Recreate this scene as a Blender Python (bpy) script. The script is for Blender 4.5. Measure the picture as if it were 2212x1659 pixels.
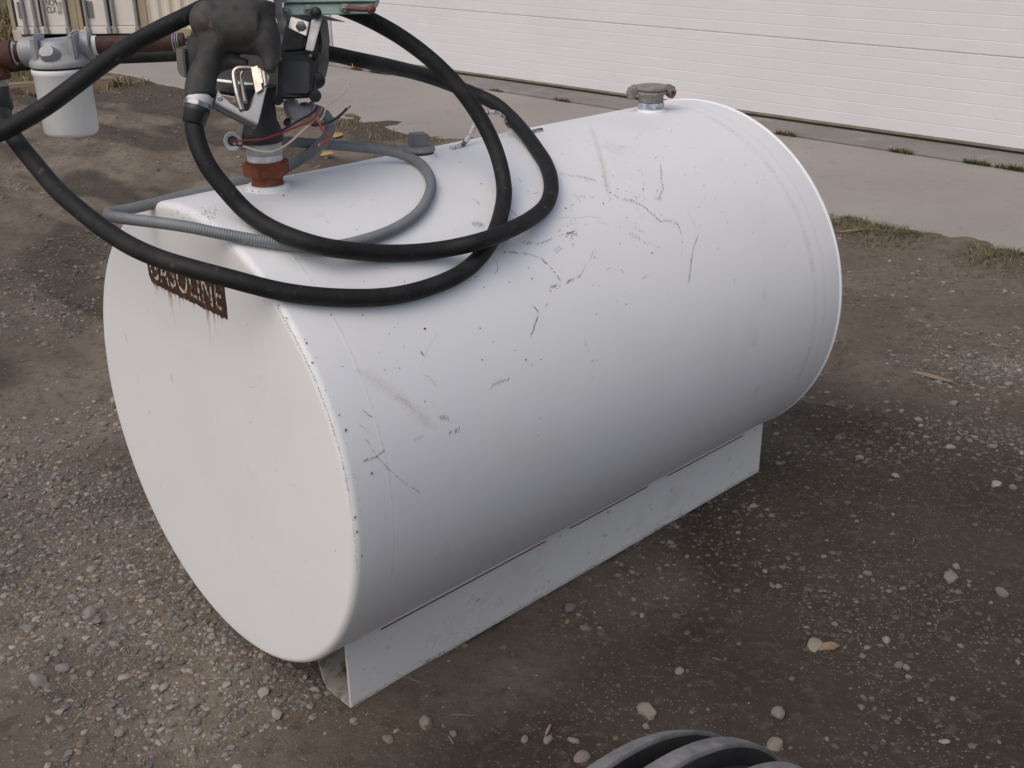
import bpy, bmesh, math, random
import numpy as np
from mathutils import Vector, Matrix
random.seed(7); rng = np.random.default_rng(11)
for o in list(bpy.data.objects): bpy.data.objects.remove(o)
SC = bpy.context.scene; COL = SC.collection

# ------------------------------------------------------------------ camera
FPX, PITCH, ROLL, CAMH = 2341.2, 0.4204, -0.0129, 1.5007      # solved from the tank, rails and door
cp, sp = math.cos(PITCH), math.sin(PITCH)
FW = np.array([0, cp, -sp]); U0 = np.array([0, sp, cp]); X0 = np.array([1., 0, 0])
RT = math.cos(ROLL)*X0 + math.sin(ROLL)*U0; UP = -math.sin(ROLL)*X0 + math.cos(ROLL)*U0
CC = np.array([0, 0, CAMH])
cam = bpy.data.cameras.new('camera'); camo = bpy.data.objects.new('camera', cam); COL.objects.link(camo)
M = Matrix.Identity(4)
for i in range(3):
    M[i][0] = RT[i]; M[i][1] = UP[i]; M[i][2] = -FW[i]; M[i][3] = CC[i]
camo.matrix_world = M
cam.sensor_width = 36; cam.lens = FPX/2212*36; cam.clip_start = .05; cam.clip_end = 1500
SC.camera = camo
# ------------------------------------------------------------------ light
SUN_EL, SUN_AZ = math.radians(54), math.radians(218)           # azimuth clockwise from +Y
w = bpy.data.worlds.new('World'); SC.world = w; w.use_nodes = True
nt = w.node_tree; bg = nt.nodes['Background']; sky = nt.nodes.new('ShaderNodeTexSky')
sky.sky_type = 'NISHITA'; sky.sun_disc = False; sky.sun_elevation = SUN_EL; sky.sun_rotation = SUN_AZ
sky.air_density = 1.0; sky.dust_density = 4.6; sky.ozone_density = 1.2
nt.links.new(sky.outputs[0], bg.inputs[0]); bg.inputs[1].default_value = .15
sun = bpy.data.lights.new('sun', 'SUN'); sun.energy = .85; sun.angle = math.radians(90); sun.color = (1, .955, .92)
so = bpy.data.objects.new('sun', sun); COL.objects.link(so)
sd = Vector((math.sin(SUN_AZ)*math.cos(SUN_EL), math.cos(SUN_AZ)*math.cos(SUN_EL), math.sin(SUN_EL)))
so.rotation_euler = sd.to_track_quat('Z', 'Y').to_euler(); so.location = (-6, -4, 8)
vs = SC.view_settings; vs.view_transform = 'Standard'; vs.look = 'None'; vs.gamma = 1; vs.exposure = -0.30; vs.use_curve_mapping = False

# ------------------------------------------------------------------ helpers
def at(x, y, d): return CC + (FW*FPX + RT*(x-1106) - UP*(y-829.5))*d/FPX
YAW = .8185
TA = np.array([math.sin(YAW), math.cos(YAW), 0]); TN = np.array([math.cos(YAW), -math.sin(YAW), 0])
T0 = np.array([-.5998, 1.9315, .5194]); TR, TL = .48, 1.5462
def tk(s, n, z): v = T0 + TA*s + TN*n; v[2] = z; return v
def cylpt(x, y, R=TR):
    d = FW*FPX + RT*(x-1106) - UP*(y-829.5); o = CC-T0
    on, oz, dn, dz = o@TN, o[2], d@TN, d[2]
    q = dn*dn+dz*dz; b = on*dn+oz*dz; c = on*on+oz*oz-R*R
    t = (-b-math.sqrt(max(b*b-q*c, 0)))/q
    return CC+d*t
def planept(x, y, P, N):
    d = FW*FPX + RT*(x-1106) - UP*(y-829.5); return CC + d*(((P-CC)@N)/(d@N))
ORG = {}
def tag(o, label=None, cat=None, group=None, kind=None):
    if label: o['label'] = label
    if cat: o['category'] = cat
    if group: o['group'] = group
    if kind: o['kind'] = kind
    return o
def thing(name, loc, label, cat, group=None):
    o = bpy.data.objects.new(name, None); COL.objects.link(o); o.location = loc; o.empty_display_size = .05
    ORG[o.name] = np.array(loc, float); return tag(o, label, cat, group)
def obj(name, V, Fc, mat, parent=None, loc=None, sharp=38, bevel=0, bseg=2, cols=None):
    off = ORG[parent.name] if parent is not None else (np.array(loc, float) if loc is not None else np.zeros(3))
    V = np.asarray(V, float) - off
    me = bpy.data.meshes.new(name); me.from_pydata(V.tolist(), [], [list(map(int, f)) for f in Fc])
    if bevel:
        bm = bmesh.new(); bm.from_mesh(me); bmesh.ops.recalc_face_normals(bm, faces=bm.faces)
        ed = [e for e in bm.edges if len(e.link_faces) == 2 and e.calc_face_angle(0) > .5]
        bmesh.ops.bevel(bm, geom=ed, offset=bevel, segments=bseg, affect='EDGES', clamp_overlap=True)
        bm.to_mesh(me); bm.free()
    else:
        bm = bmesh.new(); bm.from_mesh(me); bmesh.ops.recalc_face_normals(bm, faces=bm.faces); bm.to_mesh(me); bm.free()
    if cols is not None:
        a = me.color_attributes.new('Col', 'FLOAT_COLOR', 'POINT'); a.data.foreach_set('color', np.asarray(cols, 'f').ravel())
    me.shade_smooth()
    if sharp < 170: me.set_sharp_from_angle(angle=math.radians(sharp))
    me.materials.append(mat)
    o = bpy.data.objects.new(name, me); COL.objects.link(o)
    if parent is not None:
        o.parent = parent; ORG[o.name] = off
    else:
        o.location = off; ORG[o.name] = off
    return o
def join(*parts):
    V, Fc, n = [], [], 0
    for v, f in parts:
        V.append(np.asarray(v, float)); Fc += [[i+n for i in q] for q in f]; n += len(v)
    return np.vstack(V), Fc
def catmull(P, step):
    P = np.asarray(P, float); Q = np.vstack([2*P[0]-P[1], P, 2*P[-1]-P[-2]]); out = []
    for i in range(len(P)-1):
        p0, p1, p2, p3 = Q[i:i+4]; k = max(2, int(np.linalg.norm((p2-p1)[:3])/step))
        t0 = 0; d = lambda a, b: max(np.linalg.norm((b-a)[:3])**.5, 1e-6)
        t1 = t0+d(p0, p1); t2 = t1+d(p1, p2); t3 = t2+d(p2, p3)
        for j in range(k):
            t = t1+(t2-t1)*j/k
            A1 = (t1-t)/(t1-t0)*p0+(t-t0)/(t1-t0)*p1; A2 = (t2-t)/(t2-t1)*p1+(t-t1)/(t2-t1)*p2; A3 = (t3-t)/(t3-t2)*p2+(t-t2)/(t3-t2)*p3
            B1 = (t2-t)/(t2-t0)*A1+(t-t0)/(t2-t0)*A2; B2 = (t3-t)/(t3-t1)*A2+(t-t1)/(t3-t1)*A3
            out.append((t2-t)/(t2-t1)*B1+(t-t1)/(t2-t1)*B2)
    out.append(P[-1]); return np.array(out)
def tube(P, r, seg=16, step=.012, smooth=True, cap=True):
    """r: number or list per control point"""
    P = np.asarray(P, float)
    rr = np.full(len(P), r, float) if np.isscalar(r) else np.asarray(r, float)
    Q = np.hstack([P, rr[:, None]])
    if smooth and len(P) > 2: Q = catmull(Q, step)
    P, rr = Q[:, :3], Q[:, 3]
    T = np.gradient(P, axis=0); T /= np.linalg.norm(T, axis=1)[:, None]+1e-12
    u = np.cross(T[0], [0, 0, 1.]);
    if np.linalg.norm(u) < .1: u = np.cross(T[0], [1., 0, 0])
    u /= np.linalg.norm(u); V = []
    an = np.linspace(0, 2*math.pi, seg, endpoint=False)
    for i in range(len(P)):
        u = u-T[i]*(u@T[i]); u /= np.linalg.norm(u); v = np.cross(T[i], u)
        V.append(P[i]+rr[i]*(np.cos(an)[:, None]*u+np.sin(an)[:, None]*v))
    V = np.vstack(V); Fc = []
    for i in range(len(P)-1):
        for j in range(seg):
            k = (j+1) % seg; Fc.append([i*seg+j, i*seg+k, (i+1)*seg+k, (i+1)*seg+j])
    if cap: Fc.append(list(range(seg))[::-1]); Fc.append([(len(P)-1)*seg+j for j in range(seg)])
    return V, Fc
def lathe(prof, O, ax=(0, 0, 1), seg=32, rot=0, u=None, closed=False):
    """prof: list of (t along axis, radius)"""
    O = np.asarray(O, float); ax = np.asarray(ax, float); ax = ax/np.linalg.norm(ax)
    if u is None:
        u = np.cross(ax, [0, 0, 1.])
        if np.linalg.norm(u) < .1: u = np.array([1., 0, 0])
    u = np.asarray(u, float); u = u-ax*(u@ax); u /= np.linalg.norm(u); v = np.cross(ax, u)
    an = np.linspace(0, 2*math.pi, seg, endpoint=False)+rot
    ring = np.cos(an)[:, None]*u+np.sin(an)[:, None]*v
    V = np.vstack([O+ax*t+ring*max(r, 1e-5) for t, r in prof]); Fc = []
    m = len(prof)
    for i in range(m if closed else m-1):
        i2 = (i+1) % m
        for j in range(seg):
            k = (j+1) % seg; Fc.append([i*seg+j, i*seg+k, i2*seg+k, i2*seg+j])
    if not closed:
        if prof[0][1] > 1e-4: Fc.append(list(range(seg))[::-1])
        if prof[-1][1] > 1e-4: Fc.append([(m-1)*seg+j for j in range(seg)])
    return V, Fc
def prism(pts, ext):
    """polygon of 3D points extruded by vector"""
    A = np.asarray(pts, float); n = len(A); V = np.vstack([A, A+np.asarray(ext, float)])
    F_ = [list(range(n)), list(range(n, 2*n))[::-1]]+[[i, i+n, (i+1) % n+n, (i+1) % n] for i in range(n)]
    return V, F_
def px(l): return [at(*p) for p in l]
def box(c, ex, ey, ez):
    c = np.asarray(c, float); ex, ey, ez = (np.asarray(q, float) for q in (ex, ey, ez))
    V = [c+sx*ex+sy*ey+sz*ez for sx in (-1, 1) for sy in (-1, 1) for sz in (-1, 1)]
    return np.array(V), [[0, 1, 3, 2], [4, 6, 7, 5], [0, 4, 5, 1], [2, 3, 7, 6], [0, 2, 6, 4], [1, 5, 7, 3]]
def sphere(c, r, sc=(1, 1, 1), seg=16, rings=10):
    V, F_ = lathe([(-math.cos(math.pi*i/rings), math.sin(math.pi*i/rings)) for i in range(rings+1)], (0, 0, 0), seg=seg)
    return np.asarray(c)+V*r*np.asarray(sc), F_
def vnoise(x, y, seed=0):
    xi, yi = np.floor(x).astype(np.int64), np.floor(y).astype(np.int64); fx, fy = x-xi, y-yi
    def h(a, b):
        n = (a*374761393+b*668265263+seed*974711) & 0x7fffffff
        n = ((n ^ (n >> 13))*1274126177) & 0x7fffffff
        return ((n ^ (n >> 16)) & 0xffff)/65535.
    fx, fy = fx*fx*(3-2*fx), fy*fy*(3-2*fy)
    return (h(xi, yi)*(1-fx)+h(xi+1, yi)*fx)*(1-fy)+(h(xi, yi+1)*(1-fx)+h(xi+1, yi+1)*fx)*fy
def fbm(x, y, sc, oct=4, seed=0):
    r, a, t = 0, 1., 0
    for i in range(oct): r = r+a*vnoise(x*sc, y*sc, seed+i); t += a; a *= .5; sc *= 2.07
    return r/t

# ------------------------------------------------------------------ materials
def mat(name, c, rough=.5, metal=0., c2=None, nsc=8., nlo=.4, nhi=.65, c3=None, n3sc=40., n3lo=.62, n3hi=.7, bump=0., bsc=60., attr=False, rough2=None, spec=None, stretch=None, bdist=.002, oinfo=False):
    m = bpy.data.materials.new(name); m.use_nodes = True; N = m.node_tree.nodes; L = m.node_tree.links
    b = N['Principled BSDF']; b.inputs['Roughness'].default_value = rough; b.inputs['Metallic'].default_value = metal
    if spec is not None: b.inputs['Specular IOR Level'].default_value = spec
    tc = N.new('ShaderNodeTexCoord'); co = tc.outputs['Object']
    if stretch:
        mp = N.new('ShaderNodeMapping'); mp.inputs['Scale'].default_value = stretch; L.new(co, mp.inputs[0]); co = mp.outputs[0]
    def noise(sc, det=6):
        n = N.new('ShaderNodeTexNoise'); n.inputs['Scale'].default_value = sc; n.inputs['Detail'].default_value = det; n.inputs['Roughness'].default_value = .62; L.new(co, n.inputs['Vector']); return n.outputs['Fac']
    def rng_(s, lo, hi):
        r = N.new('ShaderNodeMapRange'); r.inputs[1].default_value = lo; r.inputs[2].default_value = hi; L.new(s, r.inputs[0]); return r.outputs[0]
    def mix(f, a, bb, ty='MIX'):
        x = N.new('ShaderNodeMix'); x.data_type = 'RGBA'; x.blend_type = ty
        if isinstance(f, float): x.inputs[0].default_value = f
        else: L.new(f, x.inputs[0])
        for i, q in ((6, a), (7, bb)):
            if isinstance(q, tuple): x.inputs[i].default_value = (*q, 1)
            else: L.new(q, x.inputs[i])
        return x.outputs[2]
    cur = c
    if attr:
        at_ = N.new('ShaderNodeAttribute'); at_.attribute_name = 'Col'; cur = at_.outputs['Color']
    if oinfo:
        oi = N.new('ShaderNodeObjectInfo'); cr = N.new('ShaderNodeValToRGB'); e = cr.color_ramp.elements
        for k, q in enumerate(oinfo):
            if k < 2: e[k].position = k/(len(oinfo)-1); e[k].color = (*q, 1)
            else: z = e.new(k/(len(oinfo)-1)); z.color = (*q, 1)
        for k in range(len(oinfo)): cr.color_ramp.elements[k].position = k/(len(oinfo)-1); cr.color_ramp.elements[k].color = (*oinfo[k], 1)
        L.new(oi.outputs['Random'], cr.inputs[0]); cur = cr.outputs[0]
    if c2: f1 = rng_(noise(nsc), nlo, nhi); cur = mix(f1, cur, c2)
    if c3: cur = mix(rng_(noise(n3sc, 3), n3lo, n3hi), cur, c3)
    if isinstance(cur, tuple): b.inputs['Base Color'].default_value = (*cur, 1)
    else: L.new(cur, b.inputs['Base Color'])
    if rough2 is not None:
        r = N.new('ShaderNodeMapRange'); r.inputs[1].default_value = .35; r.inputs[2].default_value = .65; r.inputs[3].default_value = rough; r.inputs[4].default_value = rough2
        L.new(noise(nsc*1.7), r.inputs[0]); L.new(r.outputs[0], b.inputs['Roughness'])
    if bump:
        bp = N.new('ShaderNodeBump'); bp.inputs['Strength'].default_value = bump; bp.inputs['Distance'].default_value = bdist; L.new(noise(bsc, 4), bp.inputs['Height']); L.new(bp.outputs[0], b.inputs['Normal'])
    return m
MT = {}
MT['paint'] = mat('white_tank_paint', (.83, .83, .825), .36, c2=(.78, .775, .76), nsc=3.2, nlo=.5, nhi=.8, bump=.12, bsc=220, bdist=.001, rough2=.5, c3=(.70, .68, .64), n3sc=9, n3lo=.66, n3hi=.9)
MT['rail'] = mat('dirty_white_rail_paint', (.76, .75, .72), .5, c2=(.66, .63, .575), nsc=7, nlo=.55, nhi=.8, c3=(.26, .19, .12), n3sc=30, n3lo=.66, n3hi=.76, bump=.15, bsc=120)
MT['handle'] = mat('chipped_white_rod', (.62, .60, .57), .6, c2=(.07, .045, .03), nsc=60, nlo=.48, nhi=.58, bump=.3)
MT['flange'] = mat('dirt_caked_flange', (.34, .32, .28), .9, c2=(.52, .50, .47), nsc=14, nlo=.5, nhi=.7, c3=(.10, .08, .06), n3sc=30, n3lo=.5, n3hi=.7, bump=.4, bsc=90)
MT['rust'] = mat('rusty_iron', (.095, .034, .020), .8, c2=(.060, .027, .017), nsc=30, nlo=.35, nhi=.65, c3=(.19, .075, .035), n3sc=60, n3lo=.56, n3hi=.72, bump=.5, bsc=180)
MT['orange_rust'] = mat('orange_rust_hex', (.20, .045, .020), .75, c2=(.11, .032, .016), nsc=38, nlo=.4, nhi=.7, c3=(.30, .12, .05), n3sc=25, n3lo=.55, n3hi=.75, bump=.35, bsc=200)
MT['pipe'] = mat('rusty_steel_pipe', (.055, .026, .018), .75, c2=(.095, .040, .024), nsc=26, nlo=.4, nhi=.7, c3=(.04, .022, .016), n3sc=70, n3lo=.5, n3hi=.62, bump=.4, bsc=160)
MT['hose'] = mat('black_rubber_hose', (.011, .011, .011), .55, c2=(.03, .028, .026), nsc=14, nlo=.5, nhi=.8, c3=(.09, .08, .07), n3sc=70, n3lo=.62, n3hi=.82, bump=.35, bsc=420, rough2=.7, spec=.35)
MT['ferrule'] = mat('black_ferrule', (.022, .023, .026), .38, c2=(.04, .04, .042), nsc=20)
MT['boot'] = mat('dusty_rubber_nozzle_boot', (.030, .029, .028), .62, c2=(.082, .074, .066), nsc=16, nlo=.40, nhi=.70, c3=(.17, .135, .10), n3sc=38, n3lo=.62, n3hi=.80, bump=.35, bsc=240, rough2=.8)
MT['black'] = mat('black_cast_pump', (.016, .016, .018), .45, c2=(.035, .033, .032), nsc=22, bump=.25, bsc=260, rough2=.62)
MT['blackm'] = mat('charcoal_cover', (.03, .032, .035), .55, c2=(.05, .05, .05), nsc=30, bump=.4, bsc=400)
MT['alu'] = mat('grey_cast_aluminium', (.40, .405, .41), .55, .25, c2=(.31, .31, .315), nsc=25, bump=.2, bsc=220)
MT['guard'] = mat('dull_aluminium_guard', (.25, .265, .29), .5, .5, c2=(.19, .20, .21), nsc=20, bump=.1, bsc=200)
MT['chrome'] = mat('worn_chrome', (.50, .47, .42), .24, 1., c2=(.33, .29, .25), nsc=45, rough2=.38)
MT['zinc'] = mat('zinc_plate', (.42, .43, .42), .4, .9, c2=(.31, .31, .29), nsc=25, rough2=.5)
MT['galv'] = mat('galvanised_collar', (.42, .44, .44), .5, .6, c2=(.6, .6, .58), nsc=40, bump=.2, bsc=150)
MT['tape'] = mat('white_thread_tape', (.74, .75, .76), .6, c2=(.5, .5, .48), nsc=60, bump=.3, bsc=150)
MT['bluetape'] = mat('blue_and_white_tape', (.22, .29, .42), .8, c2=(.52, .53, .53), nsc=60, nlo=.42, nhi=.55, bump=.4, bsc=150)
MT['green'] = mat('grey_green_enamel', (.24, .33, .29), .42, c2=(.17, .23, .20), nsc=12, c3=(.10, .09, .07), n3sc=40, n3lo=.64, n3hi=.78, bump=.1, bsc=150, rough2=.6)
MT['olive'] = mat('olive_grey_plate', (.17, .155, .125), .6, c2=(.11, .10, .085), nsc=20, bump=.2)
MT['redlev'] = mat('faded_red_lever', (.20, .045, .03), .55, c2=(.11, .04, .03), nsc=40, bump=.3)
MT['conduit'] = mat('grey_conduit_jacket', (.21, .225, .235), .42, c2=(.17, .18, .185), nsc=12, bump=.15, bsc=200)
MT['wred'] = mat('red_wire', (.30, .025, .028), .4); MT['wblk'] = mat('black_wire', (.015, .015, .016), .4); MT['wwht'] = mat('cream_wire', (.55, .49, .38), .45); MT['copper'] = mat('copper_strands', (.55, .25, .15), .4, .8)
MT['filterw'] = mat('white_filter_enamel', (.80, .80, .79), .30, c2=(.74, .74, .72), nsc=8, bump=.05)
MT['cap'] = mat('weathered_grey_casting', (.27, .255, .225), .75, c2=(.19, .18, .155), nsc=35, c3=(.36, .34, .30), n3sc=80, n3lo=.55, n3hi=.7, bump=.5, bsc=160)
MT['capred'] = mat('red_paint_on_casting', (.34, .07, .06), .65, c2=(.24, .10, .085), nsc=50, bump=.4)
MT['plug'] = mat('grey_plug', (.21, .22, .22), .6, .3, c2=(.28, .28, .27), nsc=40, bump=.3)
MT['tyre'] = mat('worn_black_tyre', (.013, .013, .014), .55, c2=(.024, .023, .023), nsc=20, bump=.3, bsc=150)
MT['tread'] = mat('dusty_scuffed_tread', (.22, .212, .208), .8, c2=(.10, .097, .095), nsc=26, nlo=.45, nhi=.75, c3=(.31, .30, .29), n3sc=60, n3lo=.55, n3hi=.75, bump=.5, bsc=140)
MT['rim'] = mat('white_wheel_rim', (.55, .54, .50), .5, c2=(.35, .25, .16), nsc=20)
MT['door'] = mat('white_embossed_door', (.76, .752, .768), .5, c2=(.72, .708, .72), nsc=1.2, bump=.2, bsc=90, bdist=.001)
MT['wall'] = mat('off_white_wall_cladding', (.74, .72, .70), .6, c2=(.68, .66, .63), nsc=2)
MT['trim'] = mat('door_frame_trim', (.66, .62, .57), .55, c2=(.55, .48, .40), nsc=4)
MT['seal'] = mat('black_rubber_seal', (.02, .02, .02), .7); MT['retain'] = mat('weathered_olive_retainer', (.25, .235, .16), .6, c2=(.16, .15, .105), nsc=6)
MT['concrete'] = mat('worn_concrete', (.32, .293, .268), .85, c2=(.265, .24, .218), nsc=.9, nlo=.35, nhi=.7, c3=(.20, .178, .16), n3sc=14, n3lo=.60, n3hi=.85, bump=.5, bsc=45, bdist=.004)
MT['sill'] = mat('grey_concrete_sill', (.235, .215, .195), .85, c2=(.17, .155, .14), nsc=1.8, nlo=.35, nhi=.7, c3=(.32, .29, .25), n3sc=4, n3lo=.56, n3hi=.76, bump=.5, bsc=45, bdist=.004)
MT['cont'] = mat('cream_container_paint', (.71, .65, .56), .5, c2=(.65, .59, .50), nsc=2, bump=.1)
MT['contw'] = mat('pale_container_door', (.79, .75, .70), .5, c2=(.74, .70, .645), nsc=3)
MT['contt'] = mat('tan_container_post', (.42, .35, .24), .6, c2=(.34, .28, .19), nsc=3)
MT['rod'] = mat('grey_lock_rod', (.34, .34, .33), .5, .3); MT['plac'] = mat('grey_placard', (.19, .195, .20), .6); MT['ink'] = mat('dark_stencil_ink', (.10, .09, .08), .7); MT['ink2'] = mat('faded_stencil_ink', (.33, .28, .22), .7)
MT['timber'] = mat('weathered_timber', (.30, .23, .16), .8, c2=(.18, .135, .09), nsc=10, bump=.4, bsc=60, stretch=(1, 1, 6))
MT['chip'] = mat('split_wood', (.30, .22, .14), .8, c2=(.20, .14, .09), nsc=40, bump=.5, bsc=120)
MT['leaf'] = mat('yellow_dry_leaf', (.46, .30, .10), .6, c2=(.32, .19, .07), nsc=60)
STONES = [(.27, .228, .178), (.165, .152, .140), (.31, .275, .230), (.135, .130, .127), (.25, .196, .145), (.205, .193, .182), (.29, .26, .222), (.19, .158, .122), (.225, .21, .196), (.35, .315, .27)]
MT['stone'] = mat('stone', (.3, .27, .24), .8, oinfo=STONES, c2=(.16, .14, .12), nsc=35, nlo=.5, nhi=.8, bump=.5, bsc=90)
MT['gravel'] = mat('gravel', (.3, .3, .3), .85, attr=True, bump=.3, bsc=150)
MT['blade'] = mat('grass_blades', (.1, .1, .1), .7, attr=True)

def mat_ground():
    m = bpy.data.materials.new('dirt_and_fine_gravel'); m.use_nodes = True; N = m.node_tree.nodes; L = m.node_tree.links; b = N['Principled BSDF']
    b.inputs['Roughness'].default_value = .92; b.inputs['Specular IOR Level'].default_value = .25
    tc = N.new('ShaderNodeTexCoord'); co = tc.outputs['Object']
    def noise(sc, det=6, ro=.6):
        n = N.new('ShaderNodeTexNoise'); n.inputs['Scale'].default_value = sc; n.inputs['Detail'].default_value = det; n.inputs['Roughness'].default_value = ro; L.new(co, n.inputs['Vector']); return n.outputs['Fac']
    def mr(s, lo, hi, a=0., z=1.):
        r = N.new('ShaderNodeMapRange'); r.inputs[1].default_value = lo; r.inputs[2].default_value = hi; r.inputs[3].default_value = a; r.inputs[4].default_value = z; L.new(s, r.inputs[0]); return r.outputs[0]
    def mix(f, a, bb):
        x = N.new('ShaderNodeMix'); x.data_type = 'RGBA'; L.new(f, x.inputs[0])
        for i, q in ((6, a), (7, bb)):
            if isinstance(q, tuple): x.inputs[i].default_value = (*q, 1)
            else: L.new(q, x.inputs[i])
        return x.outputs[2]
    at_ = N.new('ShaderNodeAttribute'); at_.attribute_name = 'Col'; sep = N.new('ShaderNodeSeparateColor'); L.new(at_.outputs['Color'], sep.inputs[0])
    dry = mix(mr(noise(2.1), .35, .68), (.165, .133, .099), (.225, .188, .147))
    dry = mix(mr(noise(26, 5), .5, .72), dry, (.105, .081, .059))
    shade_damp = mix(mr(noise(3.3), .35, .68), (.045, .035, .026), (.068, .054, .041))  # dark soil tone, for wet ground and the shade painted right of the tank
    shade_damp = mix(mr(noise(40, 4), .52, .7), shade_damp, (.092, .074, .057))
    col = mix(sep.outputs[0], dry, shade_damp)
    # fine grit
    vo = N.new('ShaderNodeTexVoronoi'); vo.inputs['Scale'].default_value = 170; L.new(co, vo.inputs['Vector'])
    sp_ = N.new('ShaderNodeSeparateColor'); L.new(vo.outputs['Color'], sp_.inputs[0])
    gm = N.new('ShaderNodeMath'); gm.operation = 'MULTIPLY'; L.new(mr(sp_.outputs[0], .78, .8), gm.inputs[0]); L.new(mr(vo.outputs['Distance'], .42, .30), gm.inputs[1])
    g2 = N.new('ShaderNodeMath'); g2.operation = 'MULTIPLY'; L.new(gm.outputs[0], g2.inputs[0]); L.new(mr(noise(1.6), .38, .6, .25, .8), g2.inputs[1])
    col = mix(g2.outputs[0], col, mix(sp_.outputs[1], (.10, .092, .088), (.33, .275, .22)))
    col = mix(sep.outputs[1], col, mix(mr(noise(9), .4, .65), (.12, .10, .045), (.21, .15, .075)))   # far dry grass cover
    L.new(col, b.inputs['Base Color'])
    bp = N.new('ShaderNodeBump'); bp.inputs['Strength'].default_value = .9; bp.inputs['Distance'].default_value = .012; L.new(noise(28, 8, .7), bp.inputs['Height'])
    b2 = N.new('ShaderNodeBump'); b2.inputs['Strength'].default_value = .7; b2.inputs['Distance'].default_value = .004; L.new(g2.outputs[0], b2.inputs['Height']); L.new(bp.outputs[0], b2.inputs['Normal'])
    L.new(b2.outputs[0], b.inputs['Normal'])
    return m
MT['ground'] = mat_ground()
def mat_marks():
    m = bpy.data.materials.new('scuffs_rust_and_dirt'); m.use_nodes = True; N = m.node_tree.nodes; L = m.node_tree.links; b = N['Principled BSDF']
    a = N.new('ShaderNodeAttribute'); a.attribute_name = 'Col'; L.new(a.outputs['Color'], b.inputs['Base Color'])
    n = N.new('ShaderNodeTexNoise'); n.inputs['Scale'].default_value = 260; n.inputs['Detail'].default_value = 3; tc = N.new('ShaderNodeTexCoord'); L.new(tc.outputs['Object'], n.inputs['Vector'])
    r = N.new('ShaderNodeMapRange'); r.inputs[1].default_value = .35; r.inputs[2].default_value = .6; r.inputs[3].default_value = .45; L.new(n.outputs['Fac'], r.inputs[0])
    mu = N.new('ShaderNodeMath'); mu.operation = 'MULTIPLY'; L.new(a.outputs['Alpha'], mu.inputs[0]); L.new(r.outputs[0], mu.inputs[1]); L.new(mu.outputs[0], b.inputs['Alpha'])
    b.inputs['Roughness'].default_value = .6; return m
MT['marks'] = mat_marks()

# ------------------------------------------------------------------ ground
DN = np.array([math.sin(.7941), math.cos(.7941), 0]); DE = np.array([math.cos(.7941), -math.sin(.7941), 0]); DW = 6.877   # door plane normal, direction and offset
def uw(u, wv, z=0): v = DE*u+DN*wv; return np.array([v[0], v[1], z])
EDGE_W = 4.86
def hgt(x, y):
    d = np.hypot(x-.1, y-2.4)
    amp = np.clip((d-1.0)/2.0, 0, 1)
    h = (fbm(x, y, 6, 5, 3)-.5)*.034+(fbm(x, y, 1.1, 3, 9)-.5)*.05*amp
    # vehicle ruts running behind the tank
    wv = x*DN[0]+y*DN[1]; uu = x*DE[0]+y*DE[1]
    rut = (np.sin(wv*5.2+1.5*fbm(x, y, .7, 2, 21)*4)*.026+(fbm(uu*.6, wv*3, 3, 4, 31)-.5)*.10)*np.clip((4.4-wv)/.6, 0, 1)*np.clip((wv-1.2)/.8, 0, 1)*np.clip((-uu-1.2)/1.0, 0, 1)
    h = h+rut
    h = np.where(d < 1.1, np.minimum(h, .002), h)
    sx_ = (x-T0[0])*TA[0]+(y-T0[1])*TA[1]; nx_ = (x-T0[0])*TN[0]+(y-T0[1])*TN[1]
    h = h+np.exp(-((np.abs(nx_)-.335)/.022)**2)*np.clip((sx_-.02)/.05, 0, 1)*np.clip((1.50-sx_)/.05, 0, 1)*(.004+.016*(fbm(x, y, 9, 3, 77)-.35))
    # dirt banked against and over the edge of the slab
    e = np.exp(-((wv-EDGE_W)/.20)**2); lf_ = np.clip((uu+6.2)/1.5, 0, 1); h = h+e*(.012+.018*lf_+(fbm(x, y, 2.6, 4, 41)-.45)*(.022+.038*lf_))
    h = np.where(wv > EDGE_W+.35, -.03, h)
    far = np.clip((np.hypot(x, y-3)-10)/6, 0, 1); h = h*(1-far)+far*(fbm(x, y, .5, 3, 51)-.6)*.12
    bank = np.clip((-x-5.9)/1.5, 0, 1)*np.clip((y-12.5)/2.5, 0, 1)
    return h+bank*.0
def shade_damp_mask(x, y):
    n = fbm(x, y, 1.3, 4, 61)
    # painted shade on wetter soil right of the tank; wet patch at its far rail
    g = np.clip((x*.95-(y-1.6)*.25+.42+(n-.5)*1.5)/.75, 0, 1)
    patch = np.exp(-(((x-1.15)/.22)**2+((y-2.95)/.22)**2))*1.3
    dry = np.clip((y-3.0+(n-.5)*1.6)/.8, 0, 1)  # painted shade and wetness both fade towards the far end
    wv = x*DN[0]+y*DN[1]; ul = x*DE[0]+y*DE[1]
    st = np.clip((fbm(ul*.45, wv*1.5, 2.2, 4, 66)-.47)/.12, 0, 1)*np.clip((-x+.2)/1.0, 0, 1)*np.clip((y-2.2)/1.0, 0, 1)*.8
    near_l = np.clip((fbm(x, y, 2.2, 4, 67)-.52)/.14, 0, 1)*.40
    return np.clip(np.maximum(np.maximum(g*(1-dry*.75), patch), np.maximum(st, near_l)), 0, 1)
def axis(a_, b_, st, far):
    core = np.arange(a_, b_, st); g_ = st*np.cumsum(1.22**np.arange(1, 46)); g_ = g_[g_ < far]
    return np.r_[a_-g_[::-1], core, b_+g_]
gx = axis(-4.6, 3.4, .026, 320); gy = axis(1.1, 10.4, .026, 320)
X, Y = np.meshgrid(gx, gy); Z = hgt(X, Y)
V = np.stack([X.ravel(), Y.ravel(), Z.ravel()], 1)
NX, NY = len(gx), len(gy); ii = np.arange((NX-1)*(NY-1)); r0 = (ii//(NX-1))*NX+ii % (NX-1)
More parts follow.
